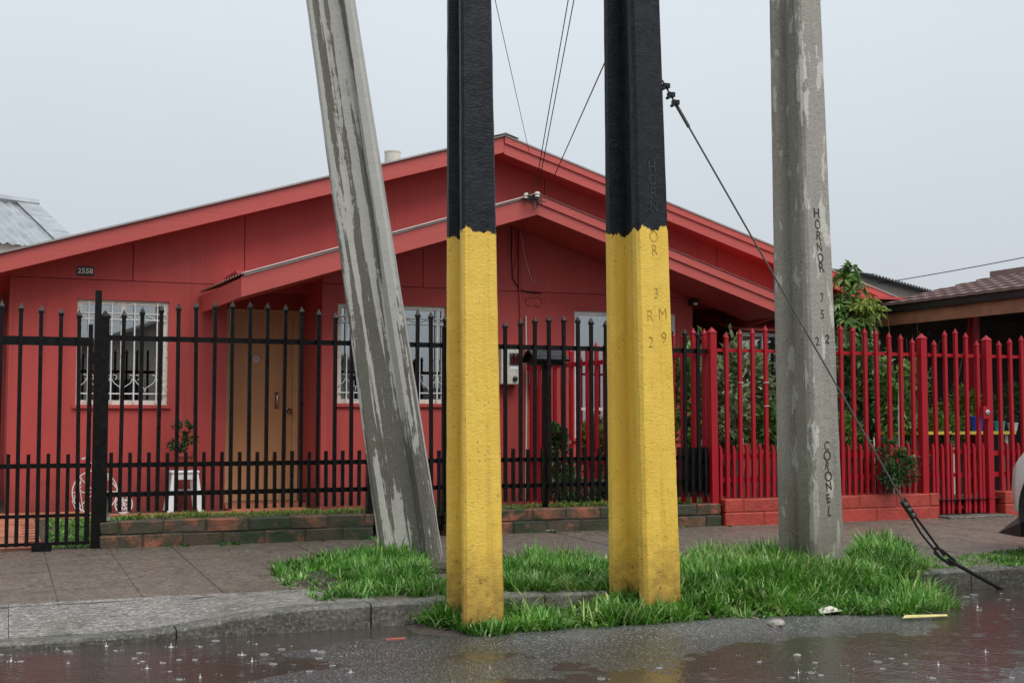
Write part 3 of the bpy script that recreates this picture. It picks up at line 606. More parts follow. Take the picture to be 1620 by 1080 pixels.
# house number
n0 = PY(135, 429, YL); nb = tag(MB().box(n0.x - .078, n0.x + .078, YL - .014, YL - .001, n0.z - .045, n0.z + .045).build('house_number_plate', M['plate_black'], origin=(n0.x, YL, n0.z)), 'black number plate reading 2558 on the red wall', 'number plate')
for i, ch in enumerate('2558'): letter(nb, ch, -.054 + i * .036, -.016, 0, .072, M['white_plastic'], .002, .0015, 0, 'digit')
# meter boxes, flood lamp
def meter(u0, v0, u1, v1, label, big):
    x0, x1, z0, z1 = rect(u0, v0, u1, v1, YR - .14); t = thing('meter_box', label, 'meter box', ((x0+x1)/2, YR, z0), 'electricity meter boxes on the wall')
    MB().box(x0, x1, YR - .14, YR - .002, z0, z1).build('case', M['box_cream'], t, bevel=.008)
    w, h = x1 - x0, z1 - z0
    if big:
        xa, xb_, za, zb_ = x0 + w*.50, x0 + w*.88, z0 + h*.58, z0 + h*.84; f = MB(); d = .012
        f.box(xa - d, xb_ + d, YR - .156, YR - .1405, zb_, zb_ + d); f.box(xa - d, xb_ + d, YR - .156, YR - .1405, za - d, za); f.box(xa - d, xa, YR - .156, YR - .1405, za, zb_); f.box(xb_, xb_ + d, YR - .156, YR - .1405, za, zb_)
        f.build('display_frame', M['plate_black'], t); MB().box(xa, xb_, YR - .146, YR - .1405, za, zb_).build('display', M['glass'], t)
        MB().box(xa - .01, xb_ + .005, YR - .143, YR - .1405, z0 + h*.42, z0 + h*.52).build('paper_label', M['white_plastic'], t)
        MB().lathe((x0 + w*.72, YR - .14, z0 + h*.16), [(.028, 0), (.026, -.02), (.012, -.024)], 12, 'y').build('breaker_switch', M['plate_black'], t)
meter(793, 551, 823, 608, 'cream electricity meter box with a square display on the wall', True)
meter(844, 572, 858, 609, 'small cream meter box partly behind the black letter box', False)
fp = PY(1091, 480, YR); t = thing('flood_lamp', 'small black floodlight fixed at the corner of the red wall', 'lamp', (fp.x, YR, fp.z))
MB().box(fp.x - .035, fp.x + .035, YR - .13, YR - .03, fp.z - .03, fp.z + .045).build('housing', M['plate_black'], t); MB().box(fp.x - .01, fp.x + .01, YR - .03, YR, fp.z - .01, fp.z + .02).build('bracket', M['plate_black'], t)
MB().prism([(fp.x - .024, YR - .131, fp.z - .028), (fp.x + .024, YR - .131, fp.z - .028), (fp.x + .024, YR - .142, fp.z - .002), (fp.x - .024, YR - .142, fp.z - .002)], (0, .009, 0)).build('lens', M['white_plastic'], t)

# ------------------------------------------------------------------ fences
def picket(m, x, y, z0, z1, w=.027, tip=True, red=False):
    n0 = len(m.v); picket_(m, x, y, z0, z1, w, tip, red); k, k2 = random.gauss(0, .0035), random.gauss(0, .0035)
    for v in m.v[n0:]: v.x += (v.z - .6) * k; v.y += (v.z - .6) * k2 * .3
    return m
def picket_(m, x, y, z0, z1, w=.027, tip=True, red=False):
    h = w / 2
    if not tip: return m.box(x - h, x + h, y - h, y + h, z0, z1)
    if red:
        zc = z1 - .055; m.box(x - h, x + h, y - h, y + h, z0, zc); c = h + .004; m.box(x - c, x + c, y - c, y + c, zc + .0005, zc + .008)
        return m.add([(x-h-.002,y-h-.002,zc+.0085),(x+h+.002,y-h-.002,zc+.0085),(x+h+.002,y+h+.002,zc+.0085),(x-h-.002,y+h+.002,zc+.0085),(x,y,z1)], [(0,1,4),(1,2,4),(2,3,4),(3,0,4),(3,2,1,0)])
    zc = z1 - .062; m.box(x - h, x + h, y - h, y + h, z0, zc); c = h + .005
    m.add([(x-c,y-c,zc+.0005),(x+c,y-c,zc+.0005),(x+c,y+c,zc+.0005),(x-c,y+c,zc+.0005),(x-c,y-c,zc+.018),(x+c,y-c,zc+.018),(x+c,y+c,zc+.018),(x-c,y+c,zc+.018),(x,y,z1)],
          [(0,3,2,1),(0,1,5,4),(1,2,6,5),(2,3,7,6),(3,0,4,7),(4,5,8),(5,6,8),(6,7,8),(7,4,8)])
    return m
YF = 9.5
def fence_panel(par, xa, xb, pts, y, z_bot, rails, mat, tops, half=None, red=False, railh=.036):
    M_ = M[mat]
    for z, h in rails: MB().box(xa, xb, y + .0145, y + .036, z - h / 2, z + h / 2).build('rail', M_, par)
    for x in pts:
        picket(MB(), x + random.uniform(-.003, .003), y, z_bot, tops(x), .03 if red else .027, True, red).build('picket', M_, par)
    if half:
        hx, hz0, hz1 = half
        for x in hx:
            m = MB()
            if red: h = .013; m.prism([(x - h, y - h, hz0), (x + h, y - h, hz0), (x + h, y - h, hz1 - .03), (x - h * .2, y - h, hz1), (x - h * 1.6, y - h, hz1 + .004), (x - h, y - h, hz1 - .03)], (0, 2 * h, 0))
            else: picket(m, x, y, hz0, hz1 + random.uniform(-.004, .004), .025, False)
            m.build('short_picket', M_, par)
def post(par, x, y, z0, z1, w, mat, tip=True, red=False, name='post'):
    m = MB(); picket(m, x, y, z0, z1, w, tip, red); return m.build(name, M[mat], par)
SPC = .1305
# sliding gate
gx1 = XY(146, 9.42); gpts = [XY(30.6, 9.42) + .13 * k for k in range(-17, 4)]
gate = thing('sliding_gate', 'black iron sliding gate with spear tips and guide roller beside its post', 'gate', (-.3, 9.42, .02))
fence_panel(gate, -2.3, gx1, gpts, 9.42, .05, [(1.475, .062), (.602, .032), (.255, .022), (.062, .022)], 'black_iron', lambda x: 1.70 + .10 * math.sin(min(1, max(0, (.55 - x) / 2.2)) * 2.2), ([x + .065 for x in gpts if x + .065 < gx1], .05, .685))
MB().box(gx1 - .035, gx1 - .005, 9.436, 9.462, .05, 1.60).build('end_stile', M['black_iron'], gate)
wx = XY(70, 9.42); MB().prism([(wx - .07, 9.39, .075), (wx + .07, 9.39, .075), (wx + .062, 9.39, .005), (wx - .062, 9.39, .005)], (0, .02, 0)).build('roller_guard', M['black_iron'], gate)
MB().lathe((wx, 9.415, .002), [(.048, 0), (.048, .02), (.03, .022)], 18, 'y').build('roller', M['black_iron'], gate)
pz = PY(155, 459, 9.45).z
gp = thing('gate_post', 'tall flat-topped black steel post with latch beside the sliding gate', 'post', (XY(153, 9.46), 9.46, 0))
px_ = XY(154, 9.46); MB().box(px_ - .028, px_ + .016, 9.464, 9.52, 0, pz).build('post', M['black_iron'], gp); MB().box(px_ - .07, px_ - .03, 9.462, 9.50, 1.32, 1.40).build('latch', M['black_iron'], gp)
MB().tube([(px_ - .045, 9.458, 1.31), (px_ - .06, 9.45, 1.25), (px_ - .05, 9.452, 1.24)], .008, 6).build('latch_hook', M['black_iron'], gp)
# panel 1
RB = [(1.512, .038), (.598, .034), (.388, .034)]
f1 = thing('iron_fence', 'black spear-topped iron fence panel in front of the tan door', 'fence', (XY(370, YF), YF, .2), 'black iron fence panels')
xa, xb2 = XY(163, YF), XY(587, YF); pts = [XY(192, YF) + SPC * k for k in range(14)]
arch = lambda xa, xb, lo, hi: (lambda x: lo + (hi - lo) * max(0, math.sin(math.pi * min(1, max(0, (x - xa) / (xb - xa))))) ** .8)
post(f1, xa + .004, YF + .0, .0, 1.71, .06, 'black_iron', name='post'); post(f1, xb2, YF, .205, 1.70, .065, 'black_iron')
fence_panel(f1, xa + .035, xb2 - .034, pts, YF, .265, RB, 'black_iron', arch(xa, xb2, 1.685, 1.81), ([p + SPC / 2 for p in pts[:-1]] + [pts[0] - SPC / 2, pts[-1] + SPC / 2], .265, .685))
# foot gate
f2 = thing('foot_gate', 'narrow black iron foot gate behind the leaning pole', 'gate', (XY(650, YF), YF, .03))
xa, xb2 = XY(600, YF), XY(702, YF); pts = [xa + .06 + SPC * k * .93 for k in range(6)]
fence_panel(f2, xa, xb2, pts, YF, .09, [(1.512, .038), (.598, .034), (.388, .034), (.09, .03)], 'black_iron', arch(xa - .3, xb2 + .3, 1.66, 1.79), ([p + SPC / 2 for p in pts[:-1]], .10, .685))
for x in (xa, xb2): MB().box(x - .014, x + .014, YF - .014, YF + .014, .06, 1.66).build('stile', M['black_iron'], f2)
# panel 2 and 3
f3 = thing('iron_fence', 'black spear-topped iron fence panel between the two painted poles', 'fence', (XY(895, YF), YF, .2), 'black iron fence panels')
xa, xb2 = XY(708, YF), XY(1004, YF); post(f3, xa, YF, .0, 1.70, .055, 'black_iron'); post(f3, xb2, YF, .205, 1.70, .055, 'black_iron')
x8 = XY(800, YF); pts = [x8 + SPC * k * .985 for k in range(-3, 10) if xa + .05 < x8 + SPC * k * .985 < xb2 - .04]
fence_panel(f3, xa + .03, xb2 - .03, pts, YF, .265, RB, 'black_iron', arch(XY(780, YF), XY(1008, YF), 1.69, 1.785), ([p + SPC / 2 for p in pts[:-1]], .265, .685))
f4 = thing('iron_fence', 'short black iron fence panel meeting the red fence post', 'fence', (XY(1060, YF), YF, .2), 'black iron fence panels')
xa, xb2 = XY(1012, YF), XY(1121, YF); x8 = XY(1105, YF); pts = [x8 - SPC * k for k in range(5)][::-1]
fence_panel(f4, xa, xb2, pts, YF, .265, RB, 'black_iron', lambda x: 1.69 + .06 * (xb2 - x), ([p + SPC / 2 for p in pts], .265, .685))
MB().box(XY(1078, 9.56), XY(1122, 9.56), 9.56, 9.565, .30, .68).build('sheet', M['black_iron'], f4)
# red fence
RR = [(1.525, .03), (.60, .045), (.40, .045)]
def red_tops(xs, us, vs, y=YF):
    X = [XY(u, y) for u in us]; Z = [PY(u, v, y).z for u, v in zip(us, vs)]
    return [float(np.interp(x, X, Z)) for x in xs]
rf = thing('red_fence', 'crimson iron fence with pointed pickets on a low red brick wall', 'fence', (XY(1300, YF), YF, .24), 'crimson iron fence panels')
uu = [1150, 1171, 1192, 1212, 1260, 1331, 1350, 1370, 1388, 1408, 1427, 1445]; vv = [525, 520, 518, 514, 509, 513, 515, 518, 520, 525, 528, 534]
xa, xb2 = XY(1130, YF), XY(1460, YF); rp = []; x = XY(1150, YF); stp = (XY(1445, YF) - x) / 15
rp = [x + stp * k for k in range(16)]; tz = dict(zip(rp, red_tops(rp, uu, vv)))
for z, h in RR: MB().box(xa + .02, xb2 - .02, YF + .0165, YF + .04, z - h/2, z + h/2).build('rail', M['red_iron'], rf)
for x in rp: picket(MB(), x, YF, .245, tz[x], .031, True, True).build('picket', M['red_iron'], rf)
for x in [p + stp / 2 for p in rp[:-1]] + [rp[0] - stp / 2]:
    h = .013; MB().prism([(x - h, YF - h, .245), (x + h, YF - h, .245), (x + h, YF - h, .66), (x - h*.2, YF - h, .695), (x - h*1.8, YF - h, .70), (x - h, YF - h, .66)], (0, 2*h, 0)).build('short_picket', M['red_iron'], rf)
post(rf, XY(1128, YF), YF, .0, PY(1128, 517, YF).z, .062, 'red_iron', True, True); post(rf, XY(1460, YF), YF, .0, PY(1460, 527, YF).z, .066, 'red_iron', True, True)
for u, v in ((1130, 605), (1131, 642), (1172, 605), (1212, 605), (1213, 642)):    # wire ties
    p = PY(u, v, YF); s = .04; MB().ring((p.x, YF, p.z), .026, .0025, 12, 4, (1,0,0), (0,1,0)).build('wire_tie', M['white_iron'], rf)
rg = thing('red_gate', 'crimson iron door with pointed pickets reaching the ground and a lock box', 'gate', (XY(1520, YF), YF, .03))
xa, xb2 = XY(1472, YF), XY(1556, YF); rp = [XY(u, YF) for u in (1480, 1497, 1514, 1530, 1548)]; tz = red_tops(rp, [1480, 1497, 1514, 1530, 1548], [537, 522, 519, 525, 538])
for z, h in ((1.525, .03), (.62, .04), (.40, .04), (.10, .035)): MB().box(xa, xb2, YF + .0165, YF + .04, z - h/2, z + h/2).build('rail', M['red_iron'], rg)
for x, z in zip(rp, tz): picket(MB(), x, YF, .045, z, .031, True, True).build('picket', M['red_iron'], rg)
for k in range(12):
    x = xa + .02 + (xb2 - xa - .04) * k / 11
    if min(abs(x - q) for q in rp) > .03: h = .013; MB().prism([(x - h, YF - h, .045), (x + h, YF - h, .045), (x + h, YF - h, .655), (x - h*.2, YF - h, .69), (x - h*1.8, YF - h, .70), (x - h, YF - h, .655)], (0, 2*h, 0)).build('short_picket', M['red_iron'], rg)
p = PY(1562, 652, YF - .06); lb = MB().box(p.x - .045, p.x + .045, YF - .06, YF - .03, p.z - .06, p.z + .06).build('lock_box', M['red_iron'], rg); MB().lathe((p.x, YF - .06, p.z), [(.026, 0), (.026, -.008), (.012, -.012)], 14, 'y').build('lock_cylinder', M['chrome'], lb)
rf2 = thing('red_fence', 'crimson iron fence panel beyond the red door, beside the white car', 'fence', (XY(1600, YF), YF, .24), 'crimson iron fence panels')
xa, xb2 = XY(1563, YF), XY(1740, YF); post(rf2, xa, YF, .0, PY(1563, 530, YF).z, .066, 'red_iron', True, True)
rp = [XY(1583, YF) + .137 * k for k in range(9)]; tz = red_tops(rp, [1583, 1601, 1617, 1680, 1740], [538, 534, 530, 525, 535])
for z, h in RR: MB().box(xa + .035, xb2, YF + .0165, YF + .04, z - h/2, z + h/2).build('rail', M['red_iron'], rf2)
for x, z in zip(rp, tz):
    picket(MB(), x, YF, .245, z, .031, True, True).build('picket', M['red_iron'], rf2)
    x += .068; h = .013; MB().prism([(x - h, YF - h, .245), (x + h, YF - h, .245), (x + h, YF - h, .66), (x - h*.2, YF - h, .695), (x - h*1.8, YF - h, .70), (x - h, YF - h, .66)], (0, 2*h, 0)).build('short_picket', M['red_iron'], rf2)
# dividing red fence running back to the house
A = Vector((XY(1121, YF + .08), YF + .08, 0)); B = Vector((XY(834, 12.44), 12.44, 0))
dv = thing('dividing_fence', 'crimson iron fence running back from the street fence to the house wall', 'fence', (A + B) / 2)
n = 20
for zA, zB in ((1.50, 1.46), (.52, .5)): MB().bar(A + UP * zA, B + UP * zB, .02, .045).build('rail', M['red_iron'], dv)
for i in range(n):
    q = A.lerp(B, (i + .5) / n); q.y -= .025; picket(MB(), q.x, q.y, .02, 1.74 - .10 * i / n - (.0 if i % 2 else .02), .034, True, True).build('picket', M['red_iron'], dv)
# low walls
def brick_wall(name, label, xa, xb, z0, ztop, mat, mort, blen, group, y0=9.435, y1=9.575, ncourse=2):
    t = thing(name, label, 'wall', ((xa+xb)/2, (y0+y1)/2, z0), group)
    MB().box(xa + .012, xb - .012, y0 + .007, y1 - .007, z0 - .05, ztop - .008).build('mortar', M[mort], t)
    h = (ztop - z0) / ncourse
    for k in range(ncourse):
        x = xa - (blen / 2 if k % 2 else 0)
        while x < xb - .02:
            L = blen * random.uniform(.93, 1.05); a, b = max(x, xa), min(x + L, xb)
            if b - a > .04:
                j = random.uniform(-.004, .004); mb_ = MB().box(a + .004, b - .004, y0 + j, y1 - j, z0 + h * k + (.004 if k else -.05), z0 + h * (k + 1) - .004 + random.uniform(-.002, .002)); rg_ = .0035 if mat == 'brick_mossy' else .0015
                for v_ in mb_.v: v_.x += random.uniform(-rg_, rg_) * 1.5; v_.z += random.uniform(-rg_, rg_); v_.y += random.uniform(-rg_, rg_)
                mb_.build('brick', M[mat], t, bevel=.007)
            x += L
    return t
brick_wall('brick_wall', 'low mossy brick wall under the fence in front of the tan door', XY(161, 9.43), XY(594, 9.43), .01, .203, 'brick_mossy', 'mortar_moss', .30, 'low brick walls under the fences')
brick_wall('brick_wall', 'low mossy brick wall seen between the two painted poles', XY(706, 9.43), XY(1141, 9.43), .01, .206, 'brick_mossy', 'mortar_moss', .30, 'low brick walls under the fences')
brick_wall('brick_wall', 'low bright red painted wall under the crimson fence behind the grey pole', XY(1146, 9.41), XY(1484, 9.41), .005, .243, 'brick_red_paint', 'mortar_red', .40, 'low brick walls under the fences', 9.41, 9.575)
brick_wall('brick_wall', 'short bright red painted wall between the crimson door and the car', XY(1587, 9.41), XY(1760, 9.41), .005, .243, 'brick_red_paint', 'mortar_red', .40, 'low brick walls under the fences', 9.41, 9.575)
struct(MB().box(XY(1486, 9.4), XY(1586, 9.4), 9.28, 9.62, -.04, .034).build('doorstep', M['kerb_grey'], bevel=.008))
x = XY(169, YF); tag(MB().box(x - .035, x + .035, 9.535, 9.555, .203, .37).build('board', M['box_cream'], origin=(x, 9.545, .203), bevel=.003), 'small grey-white board standing on the brick wall end by the gate post', 'board')

# ------------------------------------------------------------------ foliage
def leaf_cloud(m, c, r, n, size, shape=1.0, hollow=.35, seed=0, droop=0.0):
    rnd = random.Random(seed); c = Vector(c)
    clumps = []
    for _ in range(max(5, n // 45)):
        d = Vector((rnd.gauss(0,1), rnd.gauss(0,1), rnd.gauss(0,1))).normalized() * (hollow + (1 - hollow) * rnd.random() ** .6)
        clumps.append((Vector((d.x*r[0], d.y*r[1], d.z*r[2])), rnd.uniform(.16, .34)))
    for i in range(n):
        cc, cr = rnd.choice(clumps); o = Vector((rnd.gauss(0,1), rnd.gauss(0,1), rnd.gauss(0,1))) * cr * .55
        p = c + cc + Vector((o.x*r[0], o.y*r[1], o.z*r[2]))
        ax = (p - c).normalized() + Vector((rnd.gauss(0,.6), rnd.gauss(0,.6), rnd.gauss(0,.5) - droop)); ax.normalize()
        sd_ = ax.cross(Vector((rnd.gauss(0,.5), rnd.gauss(0,.5), 1))).normalized(); L = size * rnd.uniform(.6, 1.3); w = L * .26 * shape; nrm = sd_.cross(ax)
        mid = p + ax * L * .5 + nrm * L * .06
        m.add([p, mid + sd_ * w, p + ax * L - nrm * L * .08, mid - sd_ * w], [(0, 1, 2), (0, 2, 3)])
def twigs(m, base, top, n, spread, r0, seed=0):
    rnd = random.Random(seed); base = Vector(base); top = Vector(top)
    for i in range(n):
        e = top + Vector((rnd.gauss(0, spread), rnd.gauss(0, spread), rnd.uniform(-.5, .25) * (top.z - base.z)))
        mid = base.lerp(e, .5) + Vector((rnd.gauss(0, spread*.3), rnd.gauss(0, spread*.3), 0)); m.tube([base + Vector((rnd.gauss(0,.02), rnd.gauss(0,.02), 0)), base.lerp(mid, .6), mid, e], [r0, r0*.8, r0*.6, r0*.2], 5)
def bush(name, label, u, v, Y, ru, rv, n, size, mat, group='garden shrubs behind the fence', cat='shrub', seed=0, shape=1.0, z0=.0, hollow=.3, tw=7):
    c = PY(u, v, Y); d = (c - CAM).dot(FWD) / F; r = (ru * d, ru * d * .8, rv * d); t = thing(name, label, cat, (c.x, Y, z0), group)
    m = MB(); leaf_cloud(m, c, r, int(n * 2.4), size, shape, hollow, seed); m.build('foliage', M[mat], t, fix=False)
    s = MB(); twigs(s, (c.x, Y, z0 - .02), (c.x, Y, c.z + r[2] * .4), tw, r[0] * .5, .011, seed + 1); s.build('stems', M['bark'], t); return t
bush('shrub', 'pale leafy shrub behind the crimson fence beside the red corner post', 1165, 605, 10.3, 52, 78, 900, .085, 'leaf_pale', seed=3)
bush('shrub', 'low pale rosette shrub at the foot of the crimson fence', 1162, 668, 9.95, 30, 42, 420, .07, 'leaf_pale', seed=4)
bush('shrub', 'dense mid-green shrub under the bay window behind the crimson fence', 1208, 672, 10.2, 30, 48, 520, .06, 'leaf_mid', seed=5)
bush('shrub', 'dark bushy shrub behind the black fence beside the wide painted pole', 1090, 640, 10.4, 36, 95, 700, .075, 'leaf_mid', seed=6)
bush('shrub', 'dark low shrubs at the house wall behind the letter box', 885, 715, 11.4, 24, 58, 420, .06, 'leaf_dark', seed=7)
bush('shrub', 'dark slim shrub below the curtained window behind the dividing fence', 935, 705, 11.6, 22, 50, 420, .07, 'leaf_mid', seed=8)
bush('shrub', 'ground-hugging green shrub behind the brick wall between painted poles', 915, 775, 10.6, 52, 28, 520, .06, 'leaf_dark', seed=9)
bush('shrub', 'large dark shrub behind the crimson fence under the young tree', 1352, 620, 11.4, 40, 95, 900, .085, 'leaf_dark', seed=10)
bush('shrub', 'loose shrub with mixed green leaves behind the middle of the crimson fence', 1425, 640, 10.8, 44, 72, 750, .075, 'leaf_mid', seed=11)
bush('shrub', 'low bright green shrub behind the short crimson pickets next to the grey pole', 1340, 695, 10.0, 30, 32, 420, .055, 'leaf_mid', seed=15)
bush('shrub', 'yellow-green shrub behind the crimson door', 1522, 655, 11.2, 34, 36, 520, .065, 'leaf_yellow', seed=12)
bush('shrub', 'mid-green shrub between the crimson door and the yellow shelf', 1490, 690, 10.9, 34, 46, 480, .06, 'leaf_mid', seed=13)
bush('shrub', 'small pale shrub beyond the crimson door near the car', 1592, 640, 11.6, 26, 30, 300, .06, 'leaf_pale', seed=14)
# shrub growing out through the short pickets of the red fence
c = PY(1420, 742, 9.36); t = thing('shrub', 'fine-leaved dark green bush poking out through the short crimson pickets', 'shrub', (c.x, 9.48, .25))
m = MB(); leaf_cloud(m, c, (.215, .13, .17), 1500, .045, .7, .15, 21); leaf_cloud(m, c + Vector((-.06, 0, .19)), (.11, .07, .07), 160, .055, .6, .2, 22); m.build('foliage', M['leaf_dark'], t, fix=False)
m = MB(); twigs(m, (c.x, 9.5, .25), c + UP * .1, 9, .1, .006, 23); m.build('stems', M['bark'], t)
# young tree with whorled leaves
tb = XY(1345, 12.0); t = thing('young_tree', 'slender young tree with glossy whorled leaves rising above the crimson fence', 'tree', (tb, 12.0, 0))
MB().tube([(tb, 12, -.02), (tb + .03, 12, .8), (tb - .02, 12.02, 1.6), (tb + .02, 12, 2.5)], [.035, .03, .025, .012], 8).build('trunk', M['bark'], t, smooth=True)
def whorl(m, p, up, n, L, rnd):
    up = up.normalized(); a = up.orthogonal().normalized(); b = up.cross(a)
    for k in range(n):
        an = 2*math.pi*k/n + rnd.uniform(-.2, .2); o = (a*math.cos(an) + b*math.sin(an)); d = (o + up * rnd.uniform(-.35, .35)).normalized(); s = d.cross(up).normalized(); l = L * rnd.uniform(.7, 1.15); w = l * .17
        q = p + o * .015; m.add([q, q + d*l*.55 + s*w + up*l*.05, q + d*l - up*l*.22, q + d*l*.55 - s*w + up*l*.05], [(0,1,2),(0,2,3)])
rnd = random.Random(5); mg, my = MB(), MB()
for k in range(150):
    zz = rnd.uniform(.9, 2.68); rad = .30 * (1 if zz < 2.2 else max(.35, (2.78 - zz) / .58)) * math.sqrt(rnd.random()); an = rnd.uniform(0, 6.28)
    whorl(mg, Vector((tb + rad*math.cos(an), 12 + rad*math.sin(an), zz)), Vector((math.cos(an)*.7, math.sin(an)*.7, .8)), rnd.randint(7, 10), rnd.uniform(.10, .16), rnd)
yc = PY(1368, 492, 11.8)
for k in range(26):
    whorl(my, yc + Vector((rnd.gauss(0,.09), rnd.gauss(0,.07), rnd.gauss(0,.10))), Vector((rnd.gauss(0,.5), -.5, .8)), 8, rnd.uniform(.09, .13), rnd)
mg.build('crown', M['leaf_mid'], t, fix=False); my.build('new_growth', M['leaf_yellow'], t, fix=False)
# bare twiggy shrub
c = PY(1440, 560, 11.6); t = thing('bare_shrub', 'leafless twiggy shrub in front of the dark carport', 'shrub', (c.x, 11.6, 0)); m = MB(); twigs(m, (c.x, 11.6, -.02), c + UP * .15, 26, .28, .009, 31); m.build('branches', M['twig'], t)
tag(MB().tube([PY(1425, 596, 10.6), PY(1424, 660, 10.6), Vector((PY(1424, 660, 10.6).x, 10.6, 0))], .022, 8).build('stake', M['pot_white'], origin=(PY(1424, 660, 10.6).x, 10.6, 0)), 'pale wooden stake among the shrubs behind the crimson fence', 'stake')

# ------------------------------------------------------------------ grass
def inside(poly, x, y):
    c = False; j = len(poly) - 1
    for i in range(len(poly)):
        xi, yi = poly[i]; xj, yj = poly[j]
        if (yi > y) != (yj > y) and x < (xj - xi) * (y - yi) / (yj - yi) + xi: c = not c
        j = i
    return c
def grass(name, label_unused, poly, n, L0, L1, mat, zf, width=.0045, clump=2.2, seed=0, lean=.5):
    rnd = random.Random(seed); xs = [p[0] for p in poly]; ys = [p[1] for p in poly]; m = MB(); V, Fc = [], []
    got = 0; tries = 0
    while got < n and tries < n * 3:
        tries += 1; tx = rnd.uniform(min(xs), max(xs)); ty = rnd.uniform(min(ys), max(ys))
        if not inside(poly, tx, ty): continue
        q = n3(tx, ty, clump, seed * 3.3) * .6 + .5 + .35 * n3(tx, ty, clump * 2.7, seed)
        if rnd.random() > .2 + q * 1.1: continue
        tl = rnd.uniform(.65, 1.15) * (L0 + (L1 - L0) * max(0, min(1, (q - .15) * 1.4))); ta = rnd.uniform(0, 6.283); tw = rnd.uniform(.7, 1.35)
        for _ in range(rnd.randint(5, 15)):
            an = rnd.uniform(0, 6.283); ro = abs(rnd.gauss(0, .016 + tl * .09)); x, y = tx + ro * math.cos(an), ty + ro * math.sin(an); an += rnd.gauss(0, .7)
            if rnd.random() < .3: an = ta + rnd.gauss(0, .5)
            L = tl * rnd.uniform(.45, 1.2); w = width * tw * rnd.uniform(.6, 1.3); dx, dy = math.cos(an), math.sin(an); sx, sy = -dy * w, dx * w
            th0 = rnd.uniform(.05, .45) * (.5 + lean); th1 = th0 + rnd.uniform(.2, 1.5) * (.4 + lean); z = zf(x, y) - .005; b = len(V); r_, h_ = 0, 0
            for k, ww in enumerate((1, .95, .75, 0)):
                if k: th = th0 + (th1 - th0) * (k / 3); r_ += L / 3 * math.sin(th); h_ += L / 3 * math.cos(th)
                hz_ = max(h_, .002 + .002 * k)
                if ww: V += [(x + dx*r_ - sx*ww, y + dy*r_ - sy*ww, z + hz_), (x + dx*r_ + sx*ww, y + dy*r_ + sy*ww, z + hz_)]
                else: V.append((x + dx*r_, y + dy*r_, z + hz_))
            Fc += [(b, b+1, b+3, b+2), (b+2, b+3, b+5, b+4), (b+4, b+5, b+6)]; got += 1
    m.v = V; m.f = Fc
    me = bpy.data.meshes.new(name); me.from_pydata(V, [], Fc); me.materials.append(M[mat]); me.polygons.foreach_set('use_smooth', [True] * len(me.polygons)); o = link(name, me); stuff(o); tag(o, label_unused, 'grass'); return o
def gp_(pts, z=-.02): return [tuple(GZ(u, v, z)[:2]) for u, v in pts]
def soil_patch(name, poly, zf, h=.012, mat='soil', k=.86):
    c0 = (sum(p[0] for p in poly) / len(poly), sum(p[1] for p in poly) / len(poly)); poly = [(c0[0] + (p[0]-c0[0])*k, c0[1] + (p[1]-c0[1])*k) for p in poly]
    m = MB(); cx = sum(p[0] for p in poly) / len(poly); cy = sum(p[1] for p in poly) / len(poly); rings = [0, .35, .7, .92, 1.0]; n = len(poly) * 4
    pp = []
    for i in range(len(poly)):
        a, b = poly[i], poly[(i+1) % len(poly)]
        for k in range(4): pp.append((a[0] + (b[0]-a[0])*k/4, a[1] + (b[1]-a[1])*k/4))
    for r in rings:
        for (x, y) in pp:
            j = 1 + .10 * n3(x, y, 6) if r == 1 else 1; X, Y = cx + (x-cx)*r*j, cy + (y-cy)*r*j; m.v.append(Vector((X, Y, zf(X, Y) + h * (1 - min(1, r / .92)**3) + (.002 if r < 1 else -.007) + .002 * n3(X, Y, 9))))
    for i in range(len(rings) - 1):
        for k in range(n): k2 = (k+1) % n; m.f.append((i*n+k, i*n+k2, (i+1)*n+k2, (i+1)*n+k))
    return struct(m.build(name, M[mat], smooth='all', fix=False))
pa = gp_([(428, 905), (470, 892), (560, 888), (620, 880), (700, 890), (725, 925), (700, 940), (600, 942), (510, 948), (455, 930)])
soil_patch('soil', pa, walk_z); 
grass('grass', 'low lush grass spreading from the foot of the leaning pole', pa, 7500, .03, .13, 'grass_green', walk_z, seed=1)
pa2 = gp_([(560, 910), (600, 885), (668, 888), (672, 915), (640, 930), (585, 930)])
grass('grass', 'tall tuft of grass at the foot of the leaning pole', pa2, 5200, .09, .19, 'grass_green', walk_z, seed=2, lean=.7)
pbk = gp_([(790, 905), (850, 888), (930, 886), (985, 900), (1000, 930), (900, 934), (800, 934)])
soil_patch('soil', pbk, walk_z)
grass('grass', 'grass growing on the pavement edge between the two painted poles', pbk, 8000, .06, .15, 'grass_green', walk_z, seed=3)
pw = gp_([(905, 910), (965, 895), (985, 925), (915, 930)])
grass('weeds', 'dark broad-leaved weeds beside the wide painted pole', pw, 700, .07, .13, 'grass_dark', walk_z, width=.011, seed=4, lean=.9)
pc = gp_([(1060, 900), (1130, 876), (1235, 880), (1330, 888), (1420, 880), (1470, 895), (1440, 908), (1200, 920), (1060, 926)])
soil_patch('soil', pc, walk_z)
grass('grass', 'thick long grass around the foot of the engraved grey pole', pc, 15000, .05, .22, 'grass_green', walk_z, seed=5, lean=.75)
pc2 = gp_([(1345, 880), (1380, 862), (1440, 870), (1445, 890), (1380, 898)], -.015)
grass('grass', 'tuft of long grass on the pavement right beside the grey pole', pc2, 3400, .09, .20, 'grass_green', walk_z, seed=6, lean=.8)
pe = gp_([(1440, 885), (1500, 878), (1620, 868), (1680, 880), (1640, 893), (1450, 900)], -.015)
grass('grass', 'sparse short grass on the wet pavement behind the guy rod', pe, 3200, .015, .05, 'grass_green', walk_z, seed=7)
